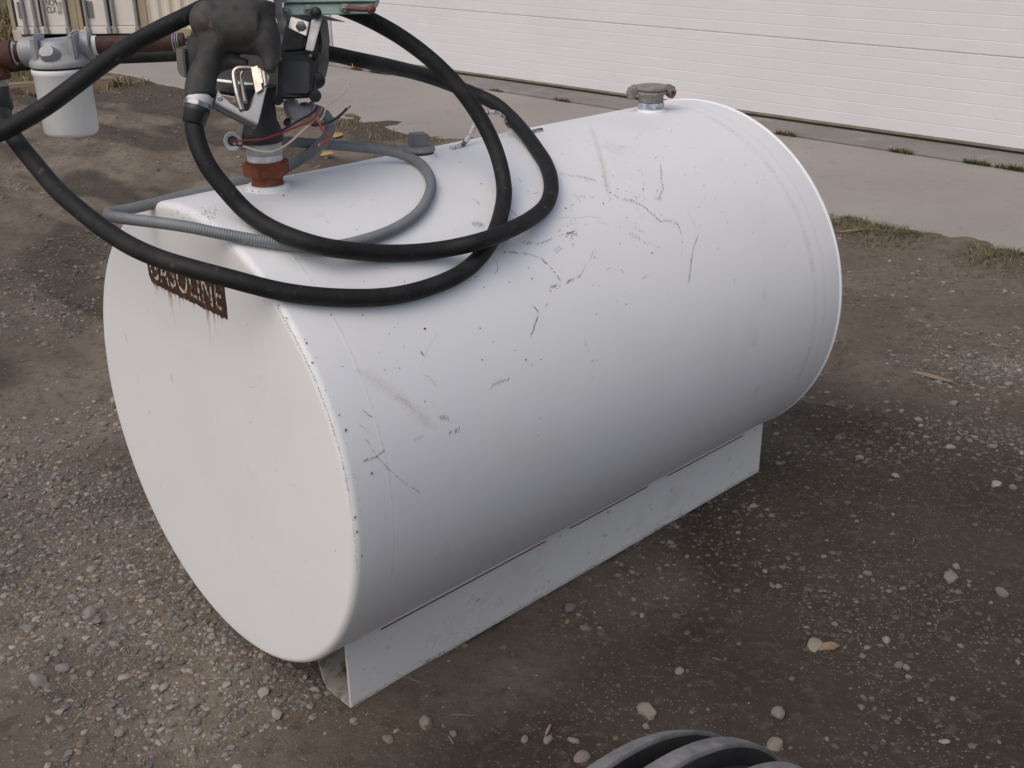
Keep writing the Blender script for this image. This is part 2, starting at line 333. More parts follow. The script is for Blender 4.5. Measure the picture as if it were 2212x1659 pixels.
Fq = np.stack([r0, r0+1, r0+NX+1, r0+NX], 1)
me = bpy.data.meshes.new('ground'); me.vertices.add(len(V)); me.vertices.foreach_set('co', V.ravel()); me.loops.add(len(Fq)*4); me.loops.foreach_set('vertex_index', Fq.ravel().astype(np.int32))
me.polygons.add(len(Fq)); me.polygons.foreach_set('loop_start', np.arange(0, len(Fq)*4, 4, dtype=np.int32)); me.update(calc_edges=True); me.shade_smooth()
ca = me.color_attributes.new('Col', 'FLOAT_COLOR', 'POINT'); cc = np.zeros((len(V), 4), 'f'); cc[:, 0] = shade_damp_mask(X, Y).ravel()
gr = np.clip((-X-4.2+(fbm(X, Y, .9, 3, 71)-.5)*1.5)/.8, 0, 1)*np.clip((Y-9.8+(fbm(X, Y, .9, 3, 72)-.5)*1.5)/.8, 0, 1); gr = np.maximum(gr, np.clip((np.hypot(X, Y-3)-18)/5, 0, 1)); cc[:, 1] = gr.ravel(); cc[:, 3] = 1
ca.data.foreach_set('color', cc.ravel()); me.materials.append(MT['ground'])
ground = bpy.data.objects.new('ground', me); COL.objects.link(ground); tag(ground, kind='structure'); ORG['ground'] = np.zeros(3)
def gz(x, y): return float(hgt(np.array([x]), np.array([y]))[0])
_gc = {}
gX0, gY0, gS = -9., 1., .02
_hx, _hy = np.meshgrid(np.arange(gX0, 5.5, gS), np.arange(gY0, 20., gS)); _hh = hgt(_hx, _hy)
def gzf(x, y): return float(_hh[min(max(int((y-gY0)/gS+.5), 0), _hh.shape[0]-1), min(max(int((x-gX0)/gS+.5), 0), _hh.shape[1]-1)])

# ------------------------------------------------------------------ concrete apron, sill
def slab(name, u0, u1, w0, w1, top, mt, bot=-.2, wob=0.):
    n = 60; us = np.linspace(u0, u1, n); V = []; F_ = []
    for u_ in us:
        j = wob*(float(fbm(np.array([u_]), np.array([0.]), 1.7, 3, 81)[0])-.5) if wob else 0
        for (wv, z) in ((w0+j, bot), (w0+j, top-.012), (w0+j+.015, top), (w1, top), (w1, bot)): V.append(uw(u_, wv, z))
    for i in range(n-1):
        for q in range(4): F_.append([i*5+q, i*5+q+1, (i+1)*5+q+1, (i+1)*5+q])
    F_.append([0, 1, 2, 3, 4]); F_.append([(n-1)*5+q for q in range(5)][::-1])
    return tag(obj(name, V, F_, mt), kind='structure')
ap_w1 = 6.49
for (a_, b_) in ((-11.3, 4.2),):
    slab('concrete_apron', a_, b_, EDGE_W, ap_w1, .022, MT['concrete'], wob=.10)
slab('door_sill', -11.0, 4.2, ap_w1+.022, DW+.35, .040, MT['sill'])

# ------------------------------------------------------------------ garage
gar = thing('garage', uw(-5, DW, 0), 'white garage with wide ribbed overhead door behind the tank', 'garage')
odoor = bpy.data.objects.new('overhead_door', None); COL.objects.link(odoor); odoor.parent = gar; ORG['overhead_door'] = ORG[gar.name]
DU0, DU1 = -9.60, 1.2
PH = .533
for k_ in range(6):
    z0 = .072+k_*PH; prof = [(0.0, z0)]
    # tongue, six shallow pressed ribs, groove
    prof += [(-.0, z0+.003)]
    nr = 7
    for q in range(1, nr):
        zz = z0+PH*q/nr; prof += [(0, zz-.004), (.0012, zz-.001), (.0012, zz+.001), (0, zz+.004)]
    prof += [(0, z0+PH-.012), (.010, z0+PH-.005), (.010, z0+PH-.0005)]
    V = [uw(u_, DW+dw, z) for u_ in (DU0+.02, DU1-.02) for dw, z in prof]+[uw(u_, DW+.04, z) for u_ in (DU0+.02, DU1-.02) for z in (z0+PH-.0005, z0)]
    m_ = len(prof); F_ = [[i, i+1, m_+i+1, m_+i] for i in range(m_-1)]
    b0 = 2*m_; F_ += [[m_-1, b0, b0+2, 2*m_-1], [b0, b0+1, b0+3, b0+2], [0, m_, b0+3, b0+1], list(range(m_))+[b0, b0+1], [m_+i for i in range(m_)][::-1]+[b0+3, b0+2]]
    obj('door_panel', V, F_, MT['door'], odoor, sharp=2)
def wbox(u0, u1, w0, w1, z0, z1): return box(uw((u0+u1)/2, (w0+w1)/2, (z0+z1)/2), DE*(u1-u0)/2, DN*(w1-w0)/2, (0, 0, (z1-z0)/2))
obj('bottom_retainer', *wbox(DU0+.02, DU1-.02, DW-.012, DW+.035, .054, .0705), MT['retain'], odoor, bevel=.003)
obj('rubber_seal', *wbox(DU0+.02, DU1-.02, DW-.006, DW+.03, .0405, .0535), MT['seal'], odoor, bevel=.004)
for u0_, u1_ in ((DU0-.085, DU0+.005), (DU1-.005, DU1+.085)):
    obj('door_jamb', *wbox(u0_, u1_, DW-.075, DW+.08, .031, 3.35), MT['trim'], gar, bevel=.006)
obj('door_stop', *wbox(DU0+.007, DU0+.032, DW-.040, DW-.008, .031, 3.25), MT['wall'], gar, bevel=.004)
obj('door_header', *wbox(DU0-.085, DU1+.085, DW-.075, DW+.08, 3.352, 3.50), MT['trim'], gar, bevel=.006)
def cladding(u0, u1, z0, z1, w0):
    n = max(2, int(round((u1-u0)/.076))); P_ = []
    for i in range(n*4+1):
        u_ = u0+(u1-u0)*i/(n*4); P_.append((u_, (0, .012, .012, 0)[i % 4]))
    V = [uw(u_, w0+d, z) for z in (z0, z1) for u_, d in P_]; m_ = len(P_)
    return np.array(V), [[i, i+1, m_+i+1, m_+i] for i in range(m_-1)]
obj('wall', *cladding(-12.3, DU0-.09, .0, 4.4, DW), MT['wall'], gar, sharp=15)
obj('wall', *cladding(DU1+.09, 4.4, .0, 4.4, DW), MT['wall'], gar, sharp=15)
obj('wall', *wbox(DU0-.085, DU1+.085, DW+.0, DW+.08, 3.503, 4.4), MT['wall'], gar)
obj('side_wall', *wbox(-12.34, -12.26, DW+.02, DW+9, -.02, 4.4), MT['wall'], gar)
obj('corner_trim', *wbox(-12.36, -12.24, DW-.012, DW+.017, -.02, 4.4), MT['trim'], gar, bevel=.004)
obj('roof', *prism([uw(-12.8, DW-.4, 4.38), uw(-12.8, DW+4.5, 5.6), uw(-12.8, DW+9.4, 4.38), uw(-12.8, DW+9.4, 4.42), uw(-12.8, DW+4.5, 5.66), uw(-12.8, DW-.4, 4.42)], DE*17.6), MT['wall'], gar)

# ------------------------------------------------------------------ storage containers behind, timber
def container(x0, x1, yf, label, txt):
    """door end towards the yard"""
    wdt = x1-x0; t = thing('storage_container', (x0+wdt/2, yf, 0), label, 'container', None); H_ = 2.2
    B = lambda a, b, c, d, e, f_: box(((a+b)/2, (c+d)/2, (e+f_)/2), ((b-a)/2, 0, 0), (0, (d-c)/2, 0), (0, 0, (f_-e)/2))
    obj('body', *B(x0+.01, x1-.01, yf+.07, yf+3.0, .06, H_), MT['cont'], t)
    for a, b in ((x0, x0+.055), (x1-.10, x1)): obj('corner_post', *B(a, b, yf, yf+.09, .03, H_+.01), MT['contt'], t, bevel=.006)
    obj('door_sill_bar', *B(x0+.058, x1-.103, yf-.005, yf+.06, .05, .14), MT['contw'], t, bevel=.006)
    for a, b in ((x0, x0+.11), (x1-.11, x1)): obj('corner_casting', *B(a, b, yf-.012, yf+.10, -.03, .10), MT['cont'], t, bevel=.01)
    mid = x0+wdt*.46
    for a, b in ((x0+.075, mid-.012), (mid+.012, x1-.12)):
        d = obj('door', *B(a, b, yf+.01, yf+.055, .145, H_-.05), MT['contw'], t, bevel=.006)
        for q in (.36, .80) if b-a < .3 else (.12, .97):
            rx = a+(b-a)*q; obj('lock_rod', *tube([(rx, yf-.018, .06), (rx, yf-.018, H_-.03)], .021, 10), MT['rod'], d)
            obj('rod_keeper', *B(rx-.028, rx+.028, yf-.045, yf+.008, .055, .13), MT['rod'], d, bevel=.005)
    for gx_ in (x0+.064, mid): obj('gasket', *B(gx_-.009, gx_+.009, yf+.004, yf+.03, .14, H_-.05), MT['seal'], t)
    obj('placard', *B(x0+.115, x0+.20, yf-.001, yf+.009, .24, .43), MT['plac'], t)
    if txt:
        for body, m_, xo, sz in (('NCM\nCLX', MT['ink'], x0+.47, .105), ('100\n127\n001', MT['ink2'], x0+.595, .062)):
            cu = bpy.data.curves.new('lettering', 'FONT'); cu.body = body; cu.size = sz; cu.space_line = .8; cu.extrude = .001
            tmp = bpy.data.objects.new('tmp', cu); COL.objects.link(tmp); dg = bpy.context.evaluated_depsgraph_get(); me = bpy.data.meshes.new_from_object(tmp.evaluated_get(dg)); bpy.data.objects.remove(tmp)
            V = np.array([(v.co.x*.55 if sz > .1 else v.co.x*.7, 0, v.co.y) for v in me.vertices]); V = V+np.array([xo, yf+.005, .385]); F_ = [list(p.vertices) for p in me.polygons]
            V[:, 1] -= np.array([v.co.z for v in me.vertices])+.0
            obj('lettering', V, F_, m_, t)
    return t
container(-6.10, -5.27, 14.0, 'cream storage container with dark stencilled lettering on its right door', True)
container(-5.25, -4.40, 13.95, 'pale storage container with unmarked doors beside the lettered container', False)
t = thing('corrugated_container', (-3.9, 13.9, 0), 'long beige corrugated container beside the garage corner', 'container')
n = 44; V = []
for z in (.05, 2.3):
    for i in range(n*4+1): V.append((-4.33+i*.0085*4, 13.75+(0, .03, .03, 0)[i % 4], z))
m_ = n*4+1
V = np.array(V); V[:, 0] = np.minimum(V[:, 0], -3.15)
obj('side_wall', V, [[i, i+1, m_+i+1, m_+i] for i in range(m_-1) if V[i+1, 0] > V[i, 0]], MT['cont'], t, sharp=15)
obj('body', *box((-3.74, 14.9, 1.18), (.59, 0, 0), (0, 1.1, 0), (0, 0, 1.13)), MT['cont'], t)
obj('bottom_rail', *box((-3.74, 13.78, .06), (.6, 0, 0), (0, .045, 0), (0, 0, .055)), MT['contt'], t, bevel=.006)
def beam(name, p, q, wd, ht, label, cat, grp=None):
    p, q = np.array(p, float), np.array(q, float); d = q-p; n_ = np.cross([0, 0, 1.], d); n_ /= np.linalg.norm(n_); c = (p+q)/2; c[2] += ht/2
    return tag(obj(name, *box(c, d/2, n_*wd/2, (0, 0, ht/2)), MT['timber'], loc=(*c[:2], min(p[2], q[2])), bevel=.006), label, cat, grp)
beam('timber', (-4.55, 9.62, -.01), (-3.55, 10.02, -.01), .12, .10, 'weathered timber lying in dry grass at the end of the concrete', 'timber')
beam('timber', (-4.45, 9.35, -.01), (-4.28, 9.72, -.01), .10, .075, 'short weathered timber butted against the longer timber in the grass', 'timber')

# ------------------------------------------------------------------ fuel tank
tank = thing('fuel_tank', tk(TL/2, 0, 0), 'white horizontal cylindrical gasoline tank standing on two rails', 'tank')
S0 = .078
def dent(V, amp, seed):
    V = np.asarray(V, float); d = V-T0; s_ = d@TA; n_ = d@TN; z_ = d[:, 2]; r_ = np.hypot(n_, z_)+1e-9; th = np.arctan2(n_, z_)
    k_ = (fbm(s_*3+40, th*1.6+40, 1.0, 3, seed)-.5)*2*amp*np.clip((r_-.40)/.06, 0, 1)
    return V+(TN*n_[:, None]+np.array([0, 0, 1.])*z_[:, None])/r_[:, None]*k_[:, None]
shp = [(S0, TR-.0004), (S0+.005, TR)]+[(q, TR) for q in np.linspace(S0+.02, TL-S0-.02, 56)]+[(TL-S0-.005, TR), (TL-S0, TR-.0004)]
V, F_ = lathe(shp, T0, TA, seg=224, u=TN); obj('shell', dent(V, .0016, 301)-0, F_[:-2], MT['paint'], tank, sharp=30)
def head(flip):
    kn = .015; R = TR-.0005; pr = []
    for r in np.linspace(0, R-kn, 14): pr.append((-.006*(1-(r/(R-kn))**2)+.0, r))
    for a_ in np.linspace(0, math.pi/2, 9)[1:]: pr.append((kn*(1-math.cos(a_)), R-kn+kn*math.sin(a_)))
    pr += [(S0-.012, R), (S0+.004, R)]
    pr = [(t_, max(r_, 1e-6)) for t_, r_ in pr]
    if flip: pr = [(TL-t_, r_) for t_, r_ in pr]
    V, F_ = lathe(pr, T0, TA, seg=224, u=TN)
    return V, F_[:-1]
hV, hF = head(False); near = obj('head', dent(hV, .0016, 301), hF, MT['paint'], tank, sharp=80)
hV, hF = head(True); obj('head', dent(hV, .0016, 301), hF, MT['paint'], tank, sharp=80)
obj('rim_lip', *lathe([(TL-.010+.006*math.cos(q), TR-.004+.0065*math.sin(q)) for q in np.linspace(0, 2*math.pi, 10, endpoint=False)], T0, TA, seg=200, closed=True, u=TN), MT['paint'], tank)
# side rails: vertical plate with a flange turned in along the ground
zr = lambda n_: T0[2]-math.sqrt(TR**2-n_**2)
for sg in (1, -1):
    nO = .3182; th = .005; s0, s1 = .064, 1.482
    pr = [(nO, .004), (nO, zr(nO)+.004), (nO-th, zr(nO-th)+.004), (nO-th, .004)]
    r_ = obj('rail', *prism([tk(s0, sg*n_, z_) for n_, z_ in pr], TA*(s1-s0)), MT['rail'], tank, bevel=.0015)
    obj('rail_flange', *prism([tk(s0, sg*(nO-th-.0005), .004), tk(s0, sg*(nO-th-.0005), .009), tk(s0, sg*(nO-.080), .009), tk(s0, sg*(nO-.094), .024), tk(s0, sg*(nO-.112), zr(nO-.112)+.004), tk(s0, sg*(nO-.117), zr(nO-.117)+.004), tk(s0, sg*(nO-.099), .022), tk(s0, sg*(nO-.083), .004)], TA*(s1-s0)), MT['flange'], r_)
    w_ = tube([tk(.10, sg*(nO+.001), zr(nO+.001)+.002), tk(1.46, sg*(nO+.001), zr(nO+.001)+.002)], .0045, 8); obj('rail_weld', *w_, MT['paint'], r_)
    for a_, b_ in ((.15, .62), (.70, .98), (1.06, 1.38)) if sg > 0 else ():
        obj('rust_line', *tube([tk(a_, nO+.0035, zr(nO)-.003), tk(b_, nO+.0035, zr(nO)-.003)], .0012, 6), MT['orange_rust'], r_)
BX, BY = -.464, 2.059
for (x_, y_, r_, zt) in ((BX, BY, .041, 1.008), (-.192, 2.313, .034, 1.010), (.366, 2.835, .0365, 1.006)):
    zb = .984 if r_ > .035 else .986
    obj('bung', *lathe([(zb-.006, r_+.016), (zb+.006, r_+.014), (zb+.010, r_+.007), (zb+.013, r_+.0025), (zt-.003, r_), (zt, r_-.003), (zt, r_-.012)], (x_, y_, 0), seg=48), MT['paint'], tank, sharp=60)
# lifting handle: bent rod on the ridge
hp = [tk(.655, -.01, 1.003), tk(.690, -.012, 1.004), tk(.712, -.018, 1.014), tk(.755, -.03, 1.048), tk(.775, -.034, 1.058), tk(.81, -.034, 1.058), tk(.828, -.03, 1.048), tk(.852, -.018, 1.014), tk(.875, -.012, 1.004), tk(.938, -.01, 1.003)]
obj('lifting_handle', *tube(hp, .0055, 10), MT['handle'], tank)
# GASOLINE panel on the near head
dec = []
N_ = 60; zt, zb_, nl, nr_ = .892, .817, -.1665, .1355
for i in range(N_+1): dec.append((nl+(nr_-nl)*i/N_, zt+random.uniform(-.001, .001)))
for i in range(10): dec.append((nr_+random.uniform(-.0012, .0008), zt-(zt-zb_)*(i+1)/10))
for i in range(N_-2):
    q = i/N_; dec.append((nr_-(nr_-nl)*(i+1)/N_, zb_+random.choice([0, 0, .001, -.001, -.003, -.001, .0015])))
dec += [(nl+.006, zb_+.006), (nl+.0008, zb_+.014)]
for i in range(7): dec.append((nl+random.uniform(-.0008, .001), zb_+.02+(zt-zb_-.02)*(i+1)/8))
def headz(n_, z_): r2 = n_*n_+(z_-T0[2])**2; return -.006*(1-r2/(TR-.0172)**2)
def onhead(n_, z_, off): return tk(headz(n_, z_)-off, n_, z_)
MT['sign'] = mat('rusted_brown_black_panel', (.030, .020, .016), .7, c2=(.075, .026, .014), nsc=45, nlo=.42, nhi=.66, c3=(.22, .08, .026), n3sc=90, n3lo=.56, n3hi=.70, bump=.4, bsc=250)
MT['letter'] = mat('flaking_cream_lettering', (.62, .56, .44), .7, c2=(.15, .055, .022), nsc=60, nlo=.485, nhi=.555, c3=(.035, .022, .016), n3sc=120, n3lo=.54, n3hi=.58, bump=.3, bsc=250)
V = [onhead(n_, z_, .0012) for n_, z_ in dec]; sg_ = obj('sign_panel', *prism(V, TA*.0015), MT['sign'], near)
cu = bpy.data.curves.new('lettering', 'FONT'); cu.body = 'GASOLINE'; cu.size = .078; cu.space_character = 1.08
tmp = bpy.data.objects.new('tmp', cu); COL.objects.link(tmp); dg = bpy.context.evaluated_depsgraph_get(); me = bpy.data.meshes.new_from_object(tmp.evaluated_get(dg)); bpy.data.objects.remove(tmp)
bm = bmesh.new(); bm.from_mesh(me); bmesh.ops.subdivide_edges(bm, edges=bm.edges, cuts=1); bm.to_mesh(me); bm.free()
LV = np.array([v.co for v in me.vertices]); LV[:, 0] = (LV[:, 0]-LV[:, 0].min())/(LV[:, 0].max()-LV[:, 0].min()); LV[:, 1] = (LV[:, 1]-LV[:, 1].min())/(LV[:, 1].max()-LV[:, 1].min())
V = [onhead(nl+.011+q[0]*(nr_-nl-.024), zb_+.011+q[1]*.057, .0020) for q in LV]
o = obj('lettering', V, [list(p.vertices) for p in me.polygons], MT['letter'], near); o['label'] = 'flaking cream GASOLINE lettering'

# soft-edged marks lying on the paint
class Marks:
    def __init__(s, lift=.0007): s.V, s.F, s.C = [], [], []; s.lift = lift
    def ribbon(s, P, Nn, wd, col, al):
        P = np.asarray(P, float); T = np.gradient(P, axis=0); m_ = len(P); b0 = len(s.V)
        for i in range(m_):
            t_ = T[i]/(np.linalg.norm(T[i])+1e-9); sd_ = np.cross(Nn[i], t_); ww = (wd[i] if hasattr(wd, '__len__') else wd)*.5; aa = al[i] if hasattr(al, '__len__') else al
            for q, z_ in ((-1, 0), (0, 1), (1, 0)): s.V.append(P[i]+sd_*ww*q+Nn[i]*s.lift); s.C.append((*col, aa*z_))
        for i in range(m_-1):
            for q in (0, 1): a_ = b0+i*3+q; s.F.append([a_, a_+1, a_+4, a_+3])
    def dot(s, p, nn, r, col, al, sq=1.):
        u_ = np.cross(nn, [.3, .5, .8]); u_ /= np.linalg.norm(u_); v_ = np.cross(nn, u_); b0 = len(s.V)
        s.V.append(p+nn*(s.lift+.0001)); s.C.append((*col, al)); k_ = 9; ph = random.uniform(0, 6)
        for rr, az in ((.62, al), (1.1, 0)):
            for j in range(k_):
                a_ = ph+2*math.pi*j/k_; s.V.append(p+nn*(s.lift+.0001)+(u_*math.cos(a_)*sq+v_*math.sin(a_))*r*rr*random.uniform(.8, 1.2)); s.C.append((*col, az))
        for j in range(k_):
            k2 = (j+1) % k_; s.F.append([b0, b0+1+j, b0+1+k2]); s.F.append([b0+1+j, b0+1+k_+j, b0+1+k_+k2, b0+1+k2])
def nrm(p): v = p-T0; v = v-TA*(v@TA); return v/np.linalg.norm(v)
mk = Marks(); GREY = (.05, .05, .06); DARK = (.03, .03, .033); BRN = (.16, .085, .035); DBR = (.055, .03, .018); TAN = (.60, .50, .35)
def pix_line(pts, n=None):
    pts = np.array(pts, float); d = np.r_[0, np.cumsum(np.linalg.norm(np.diff(pts, axis=0), axis=1))]; m_ = n or max(3, int(d[-1]/4)); t_ = np.linspace(0, d[-1], m_)
    return np.stack([np.interp(t_, d, pts[:, 0]), np.interp(t_, d, pts[:, 1])], 1)
def cl(pts, wpx=2., col=GREY, al=.8, R=TR):
    q = pix_line(pts); P = np.array([cylpt(x, y, R) for x, y in q]); Nn = [nrm(p) for p in P]
    m_ = len(P); e = np.minimum(1, np.minimum(np.arange(m_), np.arange(m_)[::-1])/(m_*.18)+.15)
    mk.ribbon(P, Nn, wpx*.0012*e, col, al*e*np.array([random.uniform(.55, 1) for _ in range(m_)]))
def hatch(pts, ln=9, ang=None, gap=4., wpx=1.6, col=GREY, al=.75, R=TR):
    q = pix_line(pts, max(3, int(np.sum(np.linalg.norm(np.diff(np.array(pts, float), axis=0), axis=1))/gap)))
    T = np.gradient(q, axis=0)
    for i, (x, y) in enumerate(q):
        if random.random() < .15: continue
        a_ = ang if ang is not None else math.atan2(T[i][1], T[i][0])+.9
        a_ += random.uniform(-.15, .15); l_ = ln*random.uniform(.45, 1.25)*.55; x += random.uniform(-1, 1); y += random.uniform(-1, 1)
        P = np.array([cylpt(x+math.cos(a_)*l_*q_, y+math.sin(a_)*l_*q_, R) for q_ in (-1, -.3, .3, 1)])
        mk.ribbon(P, [nrm(p) for p in P], np.array([.4, 1, 1, .4])*wpx*.0016, col, min(1, al*1.25)*random.uniform(.45, 1))
def dot(x, y, rpx, col=DBR, al=.95, halo=True):
    p = cylpt(x, y); mk.dot(p, nrm(p), rpx*.00115, col, al)
    if halo and rpx > 1.6: mk.dot(p-np.array([0, 0, .002]), nrm(p), rpx*.0021, BRN, .22)
c5 = lambda l: [(x*.30638+1016.6, y*.30638+338.9) for x, y in l]
c6 = lambda l: [(x*.29106+711.6, y*.29106+677.7) for x, y in l]
c4 = lambda l: [(x*.29414+203.3, y*.29414+393.) for x, y in l]
c3 = lambda l: [(x*.337+779.4, y*.337+135.5) for x, y in l]
A1 = 1.05
hatch(c5([(635, 120), (700, 130), (770, 140), (880, 165)]), 7, A1, 3.4, al=.5)
cl(c5([(790, 130), (815, 160), (840, 185)]), 3, DARK); cl(c5([(728, 252), (780, 328)]), 2.2, GREY)
hatch(c5([(770, 280), (860, 285)]), 8, A1, 4); hatch(c5([(1000, 260), (1070, 300), (1130, 310), (1190, 280)]), 9, A1, 3.4, al=.6); hatch(c5([(1190, 280), (1220, 235), (1215, 130), (1205, 80)]), 6, A1, 3.6, al=.5)
hatch(c5([(1340, 60), (1345, 180), (1358, 215), (1330, 300), (1295, 290)]), 8, 1.2, 2.8, al=.65)
hatch(c5([(1130, 300), (1220, 350), (1290, 410), (1340, 455), (1410, 450), (1460, 475), (1480, 540)]), 8, 1.1, 2.8, al=.7); cl(c5([(1480, 540), (1495, 640), (1480, 730)]), 1.6, GREY, .35)
cl(c5([(1505, 350), (1560, 440), (1600, 530)]), 1.5, GREY, .5); cl(c5([(1600, 530), (1602, 560), (1570, 640), (1550, 770)]), 2.4, GREY, .9); cl(c5([(1555, 700), (1550, 790), (1540, 850), (1535, 905)]), 3.6, DARK, .9)
hatch(c5([(1120, 540), (1190, 575)]), 12, 1.45, 3.2); hatch(c5([(1160, 500), (1215, 530)]), 10, 1.2, 3.2); hatch(c5([(1190, 590), (1330, 640)]), 9, .9, 4, al=.35)
hatch(c5([(290, 670), (390, 690)]), 16, .45, 3.2, 1.6, GREY, .8); cl(c5([(360, 668), (440, 695), (500, 715)]), 2.2, DARK, .8); hatch(c5([(500, 715), (560, 775), (630, 865)]), 8, .55, 4.6, 2.2, DARK, .9)
hatch(c5([(560, 915), (640, 905), (690, 880), (770, 840)]), 12, -1.1, 4, 1.8, GREY, .8); cl(c5([(770, 840), (800, 790), (812, 745)]), 1.8); cl(c5([(870, 640), (855, 690), (835, 745)]), 2, GREY, .6)
cl(c5([(580, 668), (640, 620)]), 1.8); cl(c5([(588, 688), (652, 635)]), 2)
for _ in range(26): x, y = c5([(random.gauss(705, 60), random.gauss(550, 45))])[0]; dot(x, y, random.uniform(.8, 1.6), GREY, .8, False)
hatch(c5([(680, 540), (735, 530)]), 7, -.8, 2, 2.4, DARK, .9)
cl(c5([(590, 440), (680, 425), (760, 428), (850, 420), (950, 440)]), 1.5, GREY, .6); cl(c5([(880, 445), (1000, 490)]), 1.4, GREY, .5)
hatch(c5([(370, 600), (470, 615), (570, 580)]), 9, -.9, 3.6, al=.6); hatch(c5([(690, 465), (820, 480)]), 6, A1, 4, al=.4)
cl(c5([(155, 700), (185, 750), (192, 800), (155, 840)]), 2.4, GREY, .7); cl(c5([(435, 1045), (460, 1070), (485, 1105)]), 4.5, DARK, .8); cl(c5([(520, 1065), (552, 1018)]), 2, GREY, .7)
cl(c5([(1200, 865), (1262, 828)]), 2.2, BRN); hatch(c5([(10, 470), (90, 480)]), 12, 1.3, 3); hatch(c5([(20, 300), (60, 330)]), 8, .9, 3, al=.5); cl(c5([(250, 340), (300, 390), (355, 445)]), 2.4, DBR, .9); cl(c5([(455, 545), (482, 570)]), 2, DBR, .9)
cl(c6([(1555, 0), (1540, 40), (1525, 80), (1515, 120), (1488, 178)]), 4, GREY, .85); hatch(c6([(1890, 170), (1905, 230), (1920, 285)]), 6, 1.2, 3.4, al=.5); hatch(c6([(1950, 355), (1985, 345)]), 8, -.9, 4)
cl(c6([(1190, 572), (1215, 520)]), 1.8); hatch(c6([(1215, 520), (1330, 490)]), 13, -1.15, 4.5, 1.8, GREY, .8); cl(c6([(668, 268), (685, 290), (702, 322)]), 5, DARK, .8)
hatch(c6([(820, 770), (890, 780)]), 14, 1.3, 2.6, 1.8, GREY, .85); hatch(c6([(890, 885), (960, 860)]), 15, 1.75, 3.4, 1.8, GREY, .9)
cl(c6([(150, 400), (300, 470), (450, 570), (600, 690), (740, 820), (830, 860)]), 28, TAN, .22); cl(c6([(470, 600), (560, 650), (640, 720)]), 9, TAN, .28)
hatch(c6([(270, 935), (350, 1060), (450, 1165)]), 5, .9, 2.8, 1.3, DARK, .6); hatch(c6([(450, 1165), (530, 1235), (660, 1320)]), 4, .6, 3.2, 1.2, GREY, .6); hatch(c6([(610, 1290), (670, 1325)]), 8, .7, 3, 1.2, GREY, .5)
hatch(c6([(255, 1090), (330, 1070), (400, 1020)]), 10, -1., 3.4); hatch(c6([(250, 720), (310, 765)]), 8, .5, 3, al=.6); hatch(c6([(230, 830), (310, 890)]), 7, .5, 5, al=.45); hatch(c6([(590, 960), (690, 910)]), 10, -1., 4.5, al=.4)
cl(c6([(690, 455), (740, 470), (780, 520), (802, 548)]), 1.6, BRN, .7); cl(c6([(820, 120), (760, 210), (705, 320), (690, 410)]), 1.1, GREY, .4)
for x, y, r in [(708, 112, 2.4), (1118, 108, 1.6), (1215, 208, 1.2), (1378, 272, 1.2), (1458, 340, 1.7), (1133, 342, 1.6), (1570, 338, 1.5), (520, 405, 1.3), (706, 652, 1.5), (118, 862, 2.2), (312, 1183, 2), (245, 10, 1.5), (10, 10, 1.4), (1558, 777, 1.1), (1550, 903, 1.1), (370, 288, 1.1), (550, 248, 1.1), (1980, 3, 1.2), (97, 393, 1.2), (190, 1510, 2.2), (203, 1618, 2)]: dot(*c6([(x, y)])[0], r)
for x, y, r in [(356, 173, 1.5), (405, 245, 1.2), (1036, 226, 1.8), (928, 137, 1.7), (1006, 133, 1.5), (985, 252, 2), (1217, 228, 1.6), (672, 362, 2), (936, 328, 2), (1590, 115, 1.4), (1278, 678, 2), (240, 672, 1.8), (410, 782, 1.5), (432, 860, 1.7), (271, 884, 1.6), (93, 918, 1.6), (563, 946, 1.5), (862, 908, 1.2), (1095, 1040, 1.6), (1610, 357, 1.2), (75, 190, 2), (1100, 427, 1.4)]: dot(*c5([(x, y)])[0], r)
for a_, b_ in (((965, 105), (985, 135)), ((1080, 37), (1120, 48)), ((1145, 65), (1160, 72)), ((1265, 40), (1290, 55)), ((620, 152), (645, 168)), ((1045, 475), (1053, 522)), ((700, 360), (722, 395)), ((1095, 955), (1085, 970)), ((1030, 1030), (1038, 1008)), ((750, 8), (772, 20)), ((540, -50), (560, -40)), ((2050, 160), (2058, 172))): cl(c5([a_, b_]), 2, DBR, .9)
cl([(1271, 264), (1285, 300), (1300, 350), (1310, 395), (1318, 439)], 17, (.55, .42, .24), .24); cl([(1296, 335), (1304, 370), (1312, 412)], 8, (.50, .36, .18), .22)
for q in range(160):                                    # windblown bits and rust pips over the upper side
    s_ = random.uniform(.10, 1.42); th = random.gauss(28, 20)
    if th < -5 or th > 85: continue
    if s_ < .55 and random.random() < .3: continue
    t_ = math.radians(th); nn = TN*math.sin(t_)+np.array([0, 0, math.cos(t_)]); p = T0+TA*s_+nn*TR
    if random.random() < .45: mk.dot(p, nn, random.uniform(.0007, .0015), random.choice([DBR, DBR, BRN, (.10, .09, .04)]), .95, 1)
    else:
        d_ = TA*random.uniform(-1, 1)+np.cross(TA, nn)*random.uniform(-1, 1); d_ /= np.linalg.norm(d_); L_ = random.uniform(.0015, .006)
        mk.ribbon([p-d_*L_, p, p+d_*L_*.8], [nn]*3, random.uniform(.0015, .0026), random.choice([DBR, BRN, (.12, .10, .05)]), .9)
for a_, b_, w_, al_ in (((905, 1302), (1290, 1100), 16, .22), ((1200, 1150), (1600, 935), 22, .26), ((1250, 1128), (1420, 1037), 6, .30), ((1330, 1075), (1600, 925), 10, .22), ((800, 1372), (1000, 1268), 14, .16)): cl([a_, ((a_[0]+b_[0])/2, (a_[1]+b_[1])/2), b_], w_, (.22, .19, .15), al_)
R_h = TR-.002
edge = [(488, 520), (540, 585), (600, 665), (640, 735), (680, 820), (710, 900), (735, 980), (752, 1060), (765, 1150), (771, 1230)]
